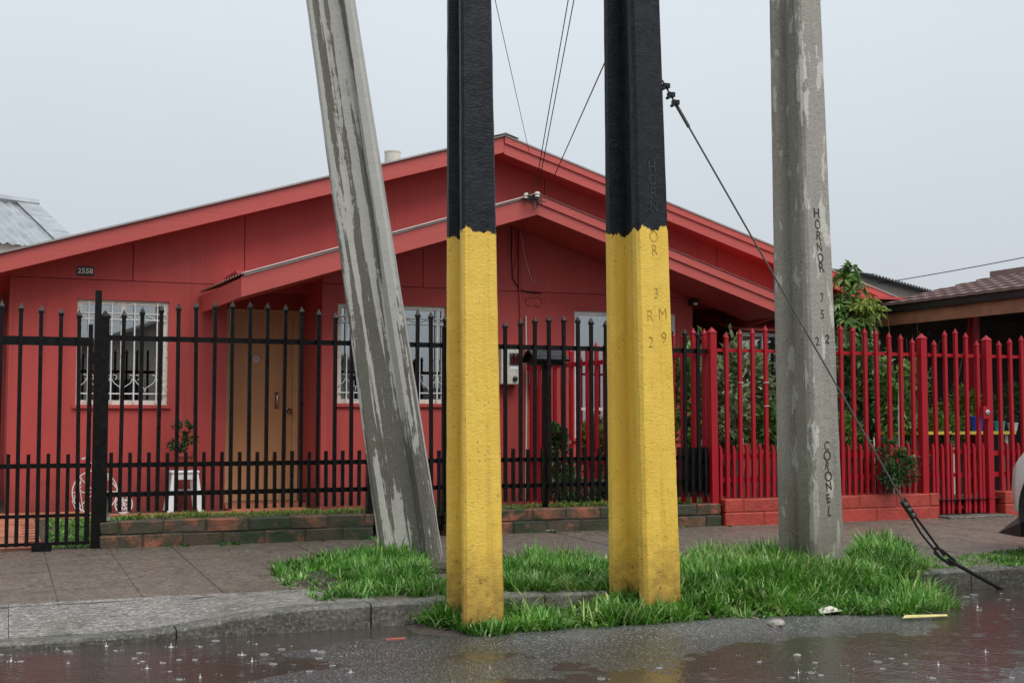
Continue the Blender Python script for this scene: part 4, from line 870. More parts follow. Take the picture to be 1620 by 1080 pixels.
ps = gp_([(668, 985), (690, 950), (735, 945), (800, 955), (900, 945), (1000, 938), (1200, 935), (1400, 928), (1470, 935), (1515, 955), (1440, 966), (1300, 968), (1150, 975), (1000, 985), (880, 992), (760, 998)], -.12)
grid('soil', M['soil'], 1.6, 5.7, 5.6, YK + .01, 130, 40, lambda x, y: road_z(x, y) + bank(x, y) - .007)
zs_ = lambda x, y: (lambda q: road_z(x, q) + max(0, bank(x, q) - .007))(min(y, YK - .005))
grass('grass', 'pale arching grass stalks in the gutter strip', ps, 2600, .06, .22, 'grass_pale', zs_, seed=28, lean=1.1)
grass('grass', 'pale arching grass stalks around the grey pole foot', pc, 2600, .08, .26, 'grass_pale', walk_z, seed=25, lean=1.0)
grass('weeds', 'dark leafy weeds scattered through the gutter strip', ps, 2200, .04, .12, 'grass_dark', zs_, width=.010, seed=29, lean=1.1)
grass('grass', 'pale stalks in the pavement grass between painted poles', pbk, 900, .06, .18, 'grass_pale', walk_z, seed=26, lean=1.0)
grass('grass', 'lush green grass strip in the gutter around the painted pole feet', ps, 24000, .035, .16, 'grass_green', zs_, seed=8, lean=.75)
pf = gp_([(715, 985), (735, 968), (800, 965), (815, 985), (770, 992)], -.09)
grass('grass', 'short grass hugging the foot of the narrow painted pole', pf, 1500, .05, .12, 'grass_green', zs_, seed=31)
pf2 = gp_([(945, 965), (965, 950), (1090, 945), (1105, 958), (1020, 968)], -.06)
grass('grass', 'short grass hugging the foot of the wide painted pole', pf2, 2600, .05, .12, 'grass_green', zs_, seed=32)
pt = gp_([(700, 985), (705, 950), (745, 955), (760, 990)], -.11)
grass('grass', 'darker tall tuft at the left foot of the narrow painted pole', pt, 1800, .08, .18, 'grass_dark', zs_, seed=9)
pt2 = gp_([(1090, 955), (1180, 930), (1290, 930), (1400, 935), (1420, 955), (1250, 965)], -.11)
grass('grass', 'tangled long grass in the gutter below the grey pole', pt2, 9000, .09, .20, 'grass_green', zs_, seed=10, lean=1.0)
pk = gp_([(985, 935), (1060, 925), (1200, 918), (1400, 910), (1440, 915), (1430, 930), (1200, 940), (1000, 948)], -.06)
grass('grass', 'grass flopping over the hidden kerb between the wide painted pole and grey pole', pk, 10000, .07, .20, 'grass_green', lambda x, y: gz(x, y) if y > YK else zs_(x, y), seed=16, lean=.8)
pw2 = gp_([(1215, 945), (1300, 935), (1420, 945), (1400, 962), (1240, 965)], -.11)
grass('weeds', 'dark clover-like weeds among the gutter grass', pw2, 1500, .06, .14, 'grass_dark', zs_, width=.011, seed=11, lean=1.0)
lawn1 = [(.98, 9.58), (2.1, 9.58), (3.0, 9.58), (5.9, 9.58), (5.9, 11.6), (3.2, 11.9), (2.2, 12.2), (.9, 12.3)]
grass('lawn', 'yellow-green lawn behind the low mossy brick walls', lawn1, 26000, .025, .06, 'lawn', yard_z, seed=12, width=.004)
lawn2 = [(.33, 9.56), (.95, 9.56), (.95, 12.3), (.42, 12.3)]
grass('lawn', 'patch of green lawn behind the sliding gate beside the brick path', lawn2, 9000, .02, .05, 'grass_green', yard_z, seed=13, width=.004)
grass('weeds', 'small weeds growing along the foot of the mossy brick walls', [(.6, 9.36), (5.8, 9.36), (5.8, 9.43), (.6, 9.43)], 330, .02, .06, 'grass_dark', walk_z, seed=14, width=.006, clump=1.1, lean=1)
# dug soil at the leaning pole, dead leaves
hp_ = GZ(690, 905, -.02); hs = [(hp_.x + .16*math.cos(k*.524), hp_.y + .13*math.sin(k*.524)) for k in range(12)]; soil_patch('soil', hs, walk_z, .05)
grass('dead_leaves', 'brown dead leaves on the dug soil beside the leaning pole', hs, 160, .02, .05, 'dry_leaf', lambda x, y: walk_z(x, y) + .03, width=.010, seed=15, lean=1.0)

# ------------------------------------------------------------------ wires
# guy wire from the wide painted pole to a rod in the gutter
g1 = PY(1585, 932, 6.33); g1 = GZ(1585, 932, -.145); g0 = PY(1048, 128, 6.22)
gw = thing('guy_wire', 'dark steel guy wire with clamps running from the painted pole to the gutter', 'wire', g1)
GP = [g0, PY(1431, 797, 6.27), PY(1489, 879, 6.29), g1]
def gpnt(tt): i = min(2, int(tt * 3)); return GP[i].lerp(GP[i + 1], tt * 3 - i)
def t_at(u):
    lo, hi = 0, 1
    for _ in range(40):
        mm = (lo + hi) / 2
        if proj(gpnt(mm))[0] < u: lo = mm
        else: hi = mm
    return lo
tA, tB, tC = t_at(1432), t_at(1490), 1.0
MB().tube([gpnt(0) + Vector((-.1, 0, .06)), gpnt(0), gpnt(tA * .5), gpnt(tA)], .0052, 6).build('strand', M['galv_wire'], gw, smooth=True)
MB().tube([gpnt(t_at(1066)), gpnt(t_at(1090))], .010, 8).build('preformed_grip', M['galv_wire'], gw)
for u in (1053, 1061, 1068):
    q = gpnt(t_at(u)); m = MB(); m.box(q.x - .018, q.x + .018, q.y - .022, q.y + .012, q.z - .013, q.z + .013)
    for s in (-1, 1): m.lathe((q.x + s * .012 - .012, q.y - .03, q.z - .014 + .006 * s), [(.009, 0), (.009, .03), (.005, .036)], 8, 'y')
    m.build('wire_clamp', M['rod_black'], gw)
dirw = (GP[2] - GP[1]).normalized(); nrm = dirw.cross(Vector((0, 1, 0))).normalized()
qa, qb = gpnt(t_at(1428)), gpnt(t_at(1447)); MB().prism([qa + nrm*.026, qb + nrm*.026, qb - nrm*.016, qa - nrm*.016], (0, .014, 0)).build('clamp_plate', M['rod_black'], gw)
for tt in (.2, .5, .8):
    q = qa.lerp(qb, tt) + Vector((0, -.004, 0)); MB().lathe((q.x, q.y, q.z), [(.013, 0), (.013, -.012), (.006, -.016)], 8, 'y').build('bolt', M['galv_wire'], gw)
qe = gpnt(t_at(1492))
MB().tube([qb + nrm*.012, qb.lerp(qe, .5) + nrm*.012, qe + nrm * .012], .0075, 6).build('strand', M['rod_black'], gw); MB().tube([qb - nrm*.016, qb.lerp(qe, .3) - nrm*.026, qb.lerp(qe, .6) - nrm*.022, qe - nrm*.014], .0065, 6).build('strand', M['rod_black'], gw)
q0, q1 = gpnt(t_at(1480)), gpnt(t_at(1515)); MB().tube([q0, q0.lerp(q1, .1) - nrm*.03, q0.lerp(q1, .8) - nrm*.03, q1, q0.lerp(q1, .8) + nrm*.012, q0.lerp(q1, .2) + nrm*.014, q0], .009, 7).build('rod_eye', M['rod_black'], gw, smooth=True)
MB().tube([gpnt(t_at(1500)), g1 + (g1 - GP[2]).normalized() * .25], .0125, 8).build('anchor_rod', M['rod_black'], gw, smooth=True)
# service drops
anc = PY(845, 312, YP - .06)
def wire(label, p, q, r, sag=.0, mat='cable_black'):
    pts = [p.lerp(q, k / 12) - UP * sag * 4 * (k / 12) * (1 - k / 12) for k in range(13)]
    return tag(MB().tube(pts, r, 6).build('service_wire', M[mat], origin=p), label, 'wire', 'service wires from the house to the poles')
def far_end(u0, v0, u1, v1, vt, Y): k = (vt - v0) / (v1 - v0); return PY(u0 + (u1 - u0) * k, vt, Y)
wire('twin service wire leading up from the porch apex, outer strand', PY(852, 295, YP - .08), far_end(852, 295, 908, 0, -900, 6.3), .0045)
wire('twin service wire leading up from the porch apex, inner strand', PY(848, 292, YP - .08), far_end(848, 292, 899, 0, -900, 6.3), .0045)
wire('single service wire from the porch apex passing behind the wide painted pole', PY(866, 303, YP - .06), PY(985, 36, 6.42), .0045)
wire('thin wire from the upper gable up to the narrow painted pole', PY(838, 245, YM - .1), PY(762, -95, 6.35), .0025)
wire('distant wire crossing the sky above the tiled carport roof', PY(1385, 449, 22), PY(1900, 348, 14), .009, .05)
cl = thing('cable_bracket', 'white insulators and a tangle of black cable at the porch gable apex', 'bracket', anc)
for u, v in ((833, 310), (850, 308)):
    q = PY(u, v, YP - .05); MB().lathe((q.x, q.y, q.z - .03), [(.018, 0), (.030, .008), (.022, .022), (.030, .036), (.024, .055), (.012, .06)], 14).build('insulator', M['pot_white'], cl, smooth=True)
m = MB(); rnd = random.Random(8)
for k in range(9):
    p0 = anc + Vector((rnd.uniform(-.10, .07), -.01, rnd.uniform(-.01, .05))); p3 = anc + Vector((rnd.uniform(-.02, .13), -.01, rnd.uniform(-.10, .0))); md_ = (p0 + p3) / 2 + Vector((rnd.uniform(-.05, .05), -.03, -rnd.uniform(.02, .12)))
    m.tube([p0, p0.lerp(md_, .6), md_, md_.lerp(p3, .6), p3], .004, 5)
m.build('cable_loops', M['cable_black'], cl)
MB().box(anc.x - .10, anc.x + .04, YP - .035, YP - .001, anc.z - .015, anc.z + .004).build('bracket_arm', M['rod_black'], cl)
def onwall(pts, Y, r, label, mat='cable_black', name='wall_cable'):
    P = [PY(u, v, Y) for u, v in pts]; return tag(MB().tube(P, r, 6).build(name, M[mat], origin=P[0], smooth=True), label, 'cable', 'cables on the red gable wall')
onwall([(810, 352), (809, 400), (811, 440), (822, 458), (835, 462), (856, 464)], YR - .012, .006, 'dark cable running down the gable wall and turning sideways')
onwall([(815, 350), (817, 385), (818, 400), (814, 425), (811, 432)], YR - .010, .0045, 'thin dark cable bowing away from the main cable on gable', 'wall_red')
onwall([(822, 350), (822, 400), (822, 458), (824, 500), (825, 552)], YR - .016, .010, 'red conduit dropping down the gable wall to the meter box', 'panel_red', 'conduit')
onwall([(821, 352), (829, 400), (838, 435), (843, 447), (847, 444), (845, 441)], YR - .012, .003, 'pale loose wire curling down the gable wall', 'pot_white')
q = PY(845, 477, YR - .01); m = MB(); m.ring((q.x - .045, YR - .01, q.z), .05, .004, 18, 5, a0=.6, a1=5.6); m.ring((q.x + .045, YR - .01, q.z), .05, .004, 18, 5, a0=-2.5, a1=2.5)
tag(m.build('cable_coil', M['panel_red'], origin=(q.x, YR - .01, q.z)), 'two small painted cable loops on the red wall above the meter', 'cable', 'cables on the red gable wall')
tag(MB().tube([PY(832, 500, YR - .02), PY(833, 600, YR - .02), PY(832, 790, YR - .02)], .009, 6).build('conduit', M['pot_white'], origin=PY(832, 790, YR - .02)), 'chipped pale conduit down the wall where the dividing fence ends', 'conduit')

# ------------------------------------------------------------------ yard things
mb = XY(862, 9.78); t = thing('letter_box', 'black house-shaped letter box on a post behind the black fence', 'letter box', (mb, 9.78, .15))
MB().box(mb - .022, mb + .022, 9.76, 9.80, .1, 1.38).build('post', M['black_iron'], t)
MB().box(mb - .12, mb + .12, 9.66, 9.90, 1.375, 1.45).build('box', M['black_iron'], t)
MB().prism([(mb - .155, 9.62, 1.425), (mb - .155, 9.78, 1.52), (mb - .155, 9.94, 1.425), (mb - .155, 9.94, 1.405), (mb - .155, 9.78, 1.495), (mb - .155, 9.62, 1.405)], (.31, 0, 0)).build('roof', M['black_iron'], t)
MB().lathe((mb, 9.78, 1.518), [(.012, 0), (.008, .01), (.012, .02), (.002, .035)], 8).build('finial', M['black_iron'], t)
sx = XY(292, 12.72); t = thing('plastic_stool', 'white plastic stool under a potted plant by the red wall', 'stool', (sx, 12.72, .03))
MB().box(sx - .135, sx + .135, 12.585, 12.855, .395, .425).build('seat', M['white_plastic'], t, bevel=.01)
m = MB(); zt = .394
for s in (-1, 1):
    for q in (-1, 1):
        MB().add([(sx+s*.125, 12.72+q*.125, zt), (sx+s*.065, 12.72+q*.125, zt), (sx+s*.065, 12.72+q*.105, zt), (sx+s*.125, 12.72+q*.105, zt), (sx+s*.172, 12.72+q*.172, .03), (sx+s*.115, 12.72+q*.172, .03), (sx+s*.115, 12.72+q*.150, .03), (sx+s*.172, 12.72+q*.150, .03)],
                 [(0,1,2,3),(4,5,6,7),(0,1,5,4),(1,2,6,5),(2,3,7,6),(3,0,4,7)]).build('leg', M['white_plastic'], t)
for s in (-1, 1): MB().box(sx - .10, sx + .10, 12.72 + s*.142 - .006, 12.72 + s*.142 + .006, .20, .235).build('stretcher', M['white_plastic'], t)
for s in (-1, 1): MB().box(sx - .07, sx + .07, 12.72 + s*.118 - .005, 12.72 + s*.118 + .005, .34, .392).build('apron', M['white_plastic'], t)
t = thing('potted_plant', 'small leafy plant in a red pot on the white stool', 'plant', (sx, 12.72, .427))
MB().lathe((sx, 12.72, .427), [(.06, 0), (.085, .13), (.10, .135), (.10, .165), (.085, .165), (.08, .14)], 16).build('pot', M['pot_red'], t, smooth=True)
m = MB(); leaf_cloud(m, (sx - .02, 12.72, .74), (.12, .10, .14), 330, .05, 1.1, .2, 41); m.build('foliage', M['leaf_dark'], t, fix=False); m = MB(); twigs(m, (sx, 12.72, .58), (sx, 12.72, .8), 6, .06, .006, 42); m.build('stems', M['bark'], t)
# white wire tricycle planter
by_ = 12.6; bc = PY(150, 778, by_); t = thing('tricycle_planter', 'white wire tricycle planter standing by the red wall behind the gate', 'planter', (bc.x, by_, .03))
r1 = bc.z - .035; m = MB().ring(bc, r1, .006, 28, 6); m.build('front_wheel', M['white_iron'], t); m = MB()
for k in range(8): an = k * .785; m.tube([bc, bc + Vector((math.cos(an)*r1, 0, math.sin(an)*r1))], .004, 5)
m.build('spokes', M['white_iron'], t)
for s in (-1, 1):
    rc = PY(196, 790, by_ + s * .08); rc.z = .115; m = MB().ring(rc, .08, .005, 20, 6); m.ring(rc, .045, .004, 14, 5)
    for k in range(6): an = k * 1.047; m.tube([rc, rc + Vector((math.cos(an)*.08, 0, math.sin(an)*.08))], .003, 5)
    m.build('rear_wheel', M['white_iron'], t)
rc = PY(196, 790, by_); rc.z = .115
MB().tube([bc + Vector((-.09, 0, r1 + .12)), bc + Vector((-.03, 0, r1 + .06)), bc, ], .006, 6).build('fork', M['white_iron'], t); MB().tube([bc + Vector((-.12, -.09, r1 + .11)), bc + Vector((-.09, 0, r1 + .12)), bc + Vector((-.12, .09, r1 + .11))], .006, 6).build('handlebar', M['white_iron'], t)
MB().tube([bc + Vector((-.03, 0, r1 + .06)), bc + Vector((.1, 0, r1 * .8)), rc + Vector((-.02, 0, .09)), rc], .006, 6).build('frame', M['white_iron'], t)
m = MB()
for s in range(4): m.tube([bc + Vector((-.16 + .02*s, 0, -r1 + .02)), bc + Vector((-.20 + .02*s, 0, -.08 + .05*s)), bc + Vector((-.12, 0, .02 + .04*s))], .004, 5)
m.build('scrollwork', M['white_iron'], t)
# yellow shelf with pots
ys_ = 10.7; za = PY(1510, 684, ys_).z; xa, xb2 = XY(1420, ys_), XY(1606, ys_); t = thing('garden_shelf', 'yellow-edged garden shelf of pots behind the crimson fence', 'shelf', ((xa+xb2)/2, ys_, 0))
MB().box(xa, xb2, ys_ - .01, ys_ + .28, za - .02, za + .012).build('plank', M['shelf_yellow'], t)
for x in (xa + .05, (xa + xb2) / 2, xb2 - .05): MB().box(x - .02, x + .02, ys_ + .08, ys_ + .12, 0, za - .0205).build('leg', M['pot_white'], t)
def pot(u, name, label, mat, r, h, cat='pot'):
    x = XY(u, ys_ + .1); return tag(MB().lathe((x, ys_ + .1, za + .012), [(r*.75, 0), (r, h*.85), (r*1.08, h*.86), (r*1.08, h), (r*.9, h), (r*.85, h*.8)], 16).build(name, M[mat], origin=(x, ys_ + .1, za + .012), smooth=True), label, cat)
pot(1545, 'flower_pot', 'deep blue flower pot on the yellow shelf', 'pot_blue', .07, .16); pot(1581, 'flower_pot', 'teal flower pot on the yellow shelf beside the post', 'pot_teal', .06, .11); pot(1602, 'flower_pot', 'off-white round pot at the end of the yellow shelf', 'pot_white', .055, .09)
x = XY(1458, ys_ + .08); t = thing('bottle', 'orange plastic bottle with yellow cap on the yellow shelf', 'bottle', (x, ys_ + .08, za + .012))
MB().lathe((x, ys_ + .08, za + .012), [(.042, 0), (.044, .01), (.044, .13), (.03, .17), (.018, .185), (.018, .195)], 16).build('body', M['bottle_orange'], t, smooth=True); MB().lathe((x, ys_ + .08, za + .207), [(.022, 0), (.022, .03), (.015, .033)], 12).build('cap', M['cap_yellow'], t)
MB().lathe((x, ys_ + .08, za + .055), [(.0452, 0), (.0455, .085)], 16).build('label_band', M['white_plastic'], t, smooth=True)

# ------------------------------------------------------------------ neighbouring buildings
cp = thing('carport', 'carport with brown pressed-tile roof and dark open interior beyond the crimson fence', 'carport', (12, 11, 0))
EX, EZ = 9.72, 2.27; RXX, RZZ = 11.6, 2.70; y0c, y1c = 9.75, 12.42
# tiled roof: stepped pressed rows
rows = 6; rt = None
for i in range(rows):
    xa, xb2 = EX - .08 + (RXX - EX + .08) * i / rows, EX - .08 + (RXX - EX + .08) * (i + 1) / rows; s = (RZZ - EZ) / (RXX - EX); m = MB(); ny = 110
    for j in range(ny + 1):
        y = y0c + (y1c - y0c) * j / ny; w = .010 * abs(math.sin(y / .20 * math.pi))
        m.v += [Vector((xa, y, EZ + s*(xa-EX) + .028 + w)), Vector((xb2 + .01, y, EZ + s*(xb2-EX) + .006 + w)), Vector((xa, y, EZ + s*(xa-EX) - .004 + w * .4))]
    for j in range(ny): k = 3*j; m.f += [(k, k+3, k+4, k+1), (k, k+2, k+5, k+3)]
    m.build('tile_row', M['tile_roof'], cp, fix=False)
MB().box(EX - .06, EX - .02, y0c, y1c, EZ - .10, EZ - .012).build('gutter', M['plate_black'], cp); MB().box(EX - .02, EX + .02, y0c, y1c, EZ - .25, EZ - .10).build('eave_beam', M['beam_brown'], cp)
MB().box(RXX - .1, RXX + .12, y0c, y1c, RZZ + .0, RZZ + .07).build('ridge_cap', M['tile_roof'], cp)
MB().box(EX + .021, 14, y0c + .05, y1c, EZ - .12, EZ - .09).build('ceiling', M['dark_wood_shade'], cp); MB().box(EX + .05, 14, y1c + .02, y1c + .1, 0, EZ - .03).build('back_wall', M['dark_wood_shade'], cp); MB().box(13.9, 14, y0c, y1c, 0, EZ - .13).build('side_wall', M['dark_wood_shade'], cp)  # inner shade put into the dark colour of these added walls and ceiling
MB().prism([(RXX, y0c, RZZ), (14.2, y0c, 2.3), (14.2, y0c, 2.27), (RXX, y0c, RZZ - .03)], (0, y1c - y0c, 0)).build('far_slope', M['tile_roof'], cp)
for (u, Y) in ((1543, 11.2),): x = XY(u, Y); MB().box(x - .045, x + .045, Y - .045, Y + .045, 0, EZ - .125).build('post', M['red_iron'], cp)
MB().box(EX - .04, EX + .04, y0c + .1, y0c + .18, 0, EZ - .265).build('post', M['red_iron'], cp)
# grey corrugated roof house far left
def corr_roof(m, o, e1, e2, n, amp, per):   # origin, along-ridge vector, down-slope vector
    L = e1.length; nrm = e1.cross(e2).normalized(); nrm = nrm if nrm.z > 0 else -nrm; k = int(L / per * 6)
    for j in range(k + 1):
        w = nrm * amp * math.sin(j / 6 * 2 * math.pi); m.v += [o + e1 * j / k + w, o + e1 * j / k + e2 + w]
    m.f += [(2*j, 2*j+2, 2*j+3, 2*j+1) for j in range(k)]; return m
nh = thing('far_house', 'pale house with grey corrugated roof behind the left end of the red house', 'house', (-1, 24, 0))
R0 = PY(57, 325, 24.0); th = R(25); e1 = Vector((-math.cos(th), -math.sin(th), 0)) * 6; dn = Vector((math.sin(th), -math.cos(th), 0)); e2 = dn * 1.75 - UP * .98
corr_roof(MB(), R0, e1, e2, 0, .022, .16).build('roof', M['zinc'], nh, fix=False); corr_roof(MB(), R0, e1, -dn * 1.75 - UP * .98, 0, .022, .16).build('roof', M['zinc'], nh, fix=False)
MB().tube([R0 + UP*.03 + e1 * -.004, R0 + e1 + UP*.03], .09, 6).build('ridge_cap', M['zinc'], nh); 
for k in range(3):
    o = R0 - e1.normalized() * .02 + UP * .045; MB().prism([o + e2*(k/3 + .01), o + e2*((k+1)/3), o + e2*((k+1)/3) + e1.normalized()*.42, o + e2*(k/3 + .01) + e1.normalized()*.42], (0, 0, .012)).build('verge_sheet', M['zinc'], nh)
c4 = [R0 + e2 * .93 - UP * .05 + e1 * .01, R0 + e1 + e2 * .93 - UP * .05]; back = -dn * 3.2
MB().prism([c4[0], c4[1], c4[1] - UP * c4[1].z, c4[0] - UP * c4[0].z], back).build('wall', M['cream_wall'], nh)
# grey roof beyond, on the right
nh2 = thing('far_house', 'distant house with low grey metal roof behind the young tree', 'house', (17, 24, 0))
R0 = PY(1360, 443, 24); R1 = PY(1455, 462, 26.5); e1 = (R1 - R0); e1.z = 0; z = R0.z; R0.z = z
corr_roof(MB(), R0 - e1 * .8, e1 * 1.8, Vector((.6, -1.6, -.34)), 0, .02, .2).build('roof', M['zinc'], nh2, fix=False)
b0 = R0 - e1 * .8 + Vector((.5, -1.3, -.40)); MB().prism([b0, b0 + e1 * 1.75, b0 + e1 * 1.75 - UP * b0.z, b0 - UP * b0.z], (-.8, 2.2, 0)).build('wall', M['far_wall'], nh2)
# houses on the other side of the street, mirrored in the window panes
for (x0, x1, lab, wm) in ((-9, -1.5, 'pale house across the street with dark gable roof', 'cream_wall'), (1.0, 9.5, 'brown house across the street with dark gable roof', 'far_wall')):
    oh = thing('house', lab, 'house', ((x0+x1)/2, -13, -.1), 'houses across the street'); xm = (x0+x1)/2
    MB().prism([(x0, -11, -.2), (x1, -11, -.2), (x1, -11, 2.5), (xm, -11, 4.0), (x0, -11, 2.5)], (0, -7, 0)).build('wall', M[wm], oh)
    for s, xe in ((-1, x0 - .4), (1, x1 + .4)): MB().prism([(xm, -10.5, 4.12), (xe, -10.5, 2.46), (xe, -10.5, 2.36), (xm, -10.5, 4.02)], (0, -8, 0)).build('roof', M['far_roof'], oh)
    for xx in (x0 + 1.4, x1 - 2.4): MB().box(xx, xx + 1.2, -10.99, -10.9, .9, 2.0).build('window', M['dark_room'], oh)
    MB().box(xm - .4, xm + .4, -10.99, -10.92, -.1, 2.0).build('door', M['dark_wood_shade'], oh)
struct(MB().add([(-30,-20,-.1),(30,-20,-.1),(30,-7,-.1),(-30,-7,-.1)], [(0,1,2,3)]).build('far_pavement', M['slab_brown'], fix=False))

# ------------------------------------------------------------------ parked car (front corner in view)
car = thing('parked_car', 'white hatchback parked across the pavement, only its front corner showing', 'car', (0, 0, 0))
CX0 = 0.0; CY = 0.0
simple('car_white', (.70, .70, .67), .22, .03, 3, coat=.6); simple('tyre', (.02, .02, .02), .7, .2, 20); simple('rim', (.4, .4, .42), .35, .1, metal=.8); simple('trim_black', (.015, .015, .016), .5)
t_ = NT('head_glass'); t_.set('Base Color', (.55, .56, .56)); t_.set('Roughness', .08); t_.set('Coat Weight', .8); M['head_glass'] = t_.m
st = [(0, .50, .30, .50), (.03, .62, .24, .60), (.10, .72, .20, .68), (.25, .79, .18, .76), (.55, .82, .17, .86), (1.0, .825, .17, .93), (1.6, .83, .17, .95), (2.6, .83, .17, .96), (3.2, .82, .18, .95), (3.6, .77, .22, .90), (3.72, .66, .28, .80)]
m = MB(); ns = 20
for (dx, hw, zb_, zt_) in st:
    zc, hh = (zb_ + zt_) / 2, (zt_ - zb_) / 2
    for k in range(ns):
        an = 2*math.pi*k/ns; cs, sn = math.cos(an), math.sin(an); e = .42
        m.v.append(Vector((CX0 + dx, CY + hw * math.copysign(abs(cs)**e, cs), zc + hh * math.copysign(abs(sn)**e, sn) )))
for i in range(len(st) - 1):
    for k in range(ns): k2 = (k+1) % ns; m.f.append((i*ns+k, i*ns+k2, (i+1)*ns+k2, (i+1)*ns+k))
m.f += [tuple(range(ns)), tuple((len(st)-1)*ns + k for k in range(ns))]
body = m.build('body', M['car_white'], car, smooth=True)
m = MB(); cab = [(.95, .92, .70), (1.55, 1.40, .60), (2.6, 1.43, .60), (3.45, 1.22, .62), (3.62, .92, .70)]
for (dx, zt_, hw) in cab: m.v += [Vector((CX0+dx, CY-.76, .90)), Vector((CX0+dx, CY-hw, zt_)), Vector((CX0+dx, CY+hw, zt_)), Vector((CX0+dx, CY+.76, .90))]
for i in range(len(cab)-1): k = 4*i; m.f += [(k, k+4, k+5, k+1), (k+1, k+5, k+6, k+2), (k+2, k+6, k+7, k+3)]
m.f += [(0,1,2,3), (16,17,18,19)]; m.build('cabin_glass', M['trim_black'], car, smooth=True)
MB().prism([(CX0+1.5, CY-.6, 1.41), (CX0+2.6, CY-.6, 1.44), (CX0+3.46, CY-.6, 1.24), (CX0+3.46, CY-.6, 1.26), (CX0+2.6, CY-.6, 1.47), (CX0+1.5, CY-.6, 1.44)], (0, 1.2, 0)).build('roof', M['car_white'], car)
for dx in (.66, 3.0):
    for s in (-1, 1):
        wc = Vector((CX0+dx, CY + s*.72, .285)); wh = MB().lathe((wc.x, wc.y - .09, wc.z), [(.16, 0), (.25, .0), (.28, .02), (.285, .05), (.285, .13), (.28, .16), (.25, .18), (.16, .18)], 28, 'y').build('wheel', M['tyre'], car, smooth=True)
        MB().lathe((wc.x, wc.y - .1 if s < 0 else wc.y + .085, wc.z), [(.155, 0), (.15, .012), (.05, .015)], 20, 'y').build('rim', M['rim'], wh)
        y_o = CY + s * .80; m = MB(); m.ring((wc.x, y_o, wc.z), .325, .035, 22, 6, a0=-.2, a1=math.pi + .2); m.build('arch_liner', M['trim_black'], car)
for s in (-1, 1):
    q = Vector((CX0 + .16, CY + s * .62, .60)); m = MB(); m.lathe(q, [(.0, -.06), (.05, -.05), (.085, -.02), (.095, .02), (.08, .06)], 16, 'x'); m.build('headlight', M['head_glass'], car, smooth=True)
MB().box(CX0 - .012, CX0 + .05, CY - .42, CY + .42, .30, .40).build('bumper_grille', M['trim_black'], car); MB().box(CX0 - .008, CX0 + .03, CY - .26, CY + .26, .42, .52).build('number_plate', M['white_plastic'], car)
MB().prism([(CX0+.04, CY-.80, .12), (CX0+.36, CY-.84, .12), (CX0+.36, CY-.84, .22), (CX0+.05, CY-.62, .24)], (0, .06, 0)).build('air_dam', M['trim_black'], car)

car.location = (XY(1607, 7.15) + .655, 7.13, -.01); car.rotation_euler = (0, 0, R(-98))

# ------------------------------------------------------------------ litter, stones, rain splashes
def scrap(name, label, u, v, z, pts, mat, cat='litter', th=.004):
    c = GZ(u, v, z); c.z = gz(c.x, c.y) + .012; m = MB(); m.prism([c + Vector((x, y, h)) for x, y, h in pts], (0, 0, th)); return tag(m.build(name, M[mat], origin=c), label, cat)
scrap('litter', 'crumpled white paper scrap at the edge of the gutter grass', 1312, 969, -.12, [(-.07, -.02, 0), (.06, -.03, .01), (.09, .01, .0), (.02, .015, .03), (-.05, .03, .012)], 'paper')
scrap('litter', 'flat yellowish strip of litter on the wet asphalt by the grass', 1460, 973, -.12, [(-.14, -.008, .002), (.14, -.03, 0), (.15, -.012, .004), (-.1, .02, .01)], 'paper_yellow')
scrap('litter', 'white scrap lying on the pavement near the mossy brick wall', 846, 841, 0, [(-.03, -.01, 0), (.03, -.012, 0), (.03, .01, .004), (-.02, .012, .008)], 'paper')
scrap('litter', 'thin white strip on the pavement below the mossy brick wall', 870, 844, 0, [(-.04, -.006, 0), (.04, -.008, 0), (.04, .004, .004), (-.03, .006, .004)], 'paper')
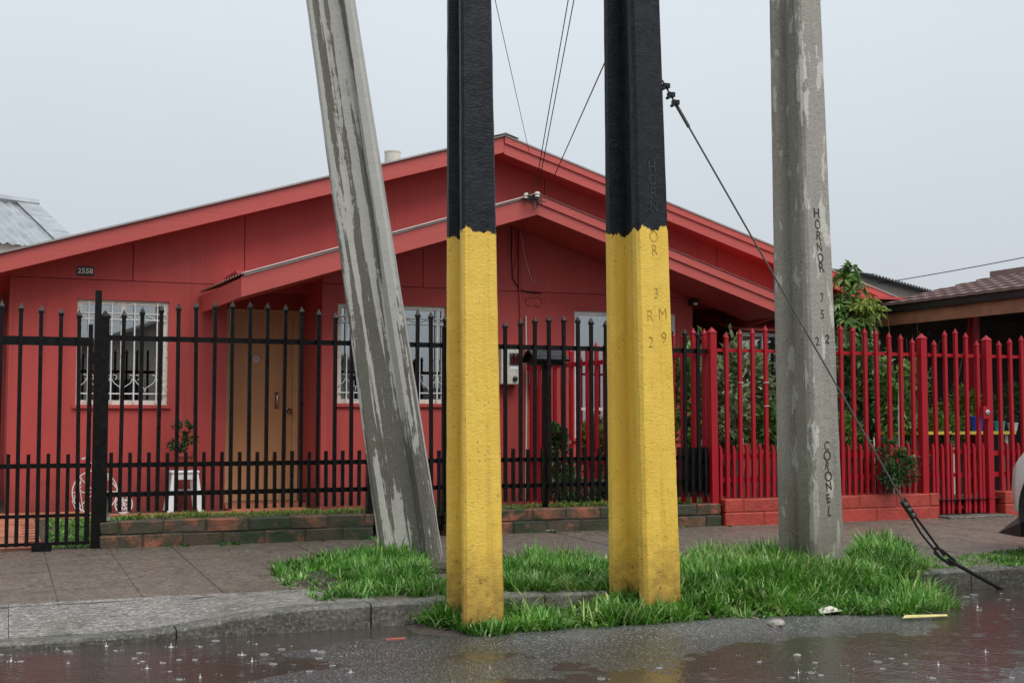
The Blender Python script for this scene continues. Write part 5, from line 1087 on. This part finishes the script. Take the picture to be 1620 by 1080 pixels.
scrap('litter', 'small red scrap on the wet road left of the painted pole', 626, 1016, -.14, [(-.05, -.006, 0), (.04, -.012, 0), (.05, .002, .003), (-.04, .01, .003)], 'pot_red')
def rock(u, v, s, label):
    c = GZ(u, v, -.12); c.z = gz(c.x, c.y) + s * .2; bm = bmesh.new(); bmesh.ops.create_icosphere(bm, subdivisions=2, radius=s)
    for vv_ in bm.verts: vv_.co *= 1 + .3 * n3(vv_.co.x * 30 + u, vv_.co.y * 30, 1); vv_.co.z *= .5
    me = bpy.data.meshes.new('stone'); bm.to_mesh(me); bm.free(); me.materials.append(M['stone']); tag(link('stone', me, None, c), label, 'stone')
rock(1228, 986, .045, 'rough grey stone lying where the gutter grass ends'); rock(1262, 1028, .018, 'small dark stone on the wet asphalt'); rock(548, 905, .02, 'small stone at the pavement grass')
m = MB(); rnd = random.Random(77)
def splash(u, v):
    c = GZ(u, v, -.1412); s = rnd.uniform(.5, 1.2)
    if rnd.random() < .10: m.lathe(c, [(.006*s, 0), (.003*s, .003*s), (.0016*s, .010*s), (.0022*s, .014*s), (.0006, .017*s)], 7)
    for k in range(rnd.randint(2, 7)):
        an = rnd.uniform(0, 6.28); rr = rnd.uniform(.002, .022) * s; p = c + Vector((math.cos(an)*rr, math.sin(an)*rr, rnd.uniform(.0, .005)*s)); q = .0017 * s * rnd.uniform(.4, 1.6); m.lathe(p, [(q*.3, -q*.7), (q, 0), (q*.3, q*.7)], 6)
    if rnd.random() < .3: m.ring(c + UP * .0008, rnd.uniform(.008, .022) * s, .0009, 16, 4, (1,0,0), (0,1,0))
for _ in range(85): splash(rnd.uniform(0, 620), rnd.triangular(1008, 1062, 1030))
for _ in range(45): splash(rnd.uniform(1150, 1620), rnd.uniform(1030, 1078))
for _ in range(20): splash(rnd.uniform(1500, 1620), rnd.uniform(935, 965))
for _ in range(30): splash(rnd.uniform(200, 1150), rnd.uniform(1050, 1078))
t_ = NT('splash_water'); t_.set('Base Color', (.5, .5, .5)); t_.set('Roughness', .1); M['splash_water'] = t_.m
tag(stuff(m.build('rain_splashes', M['splash_water'], smooth=True)), 'small rain splashes on the street puddles', 'splashes')
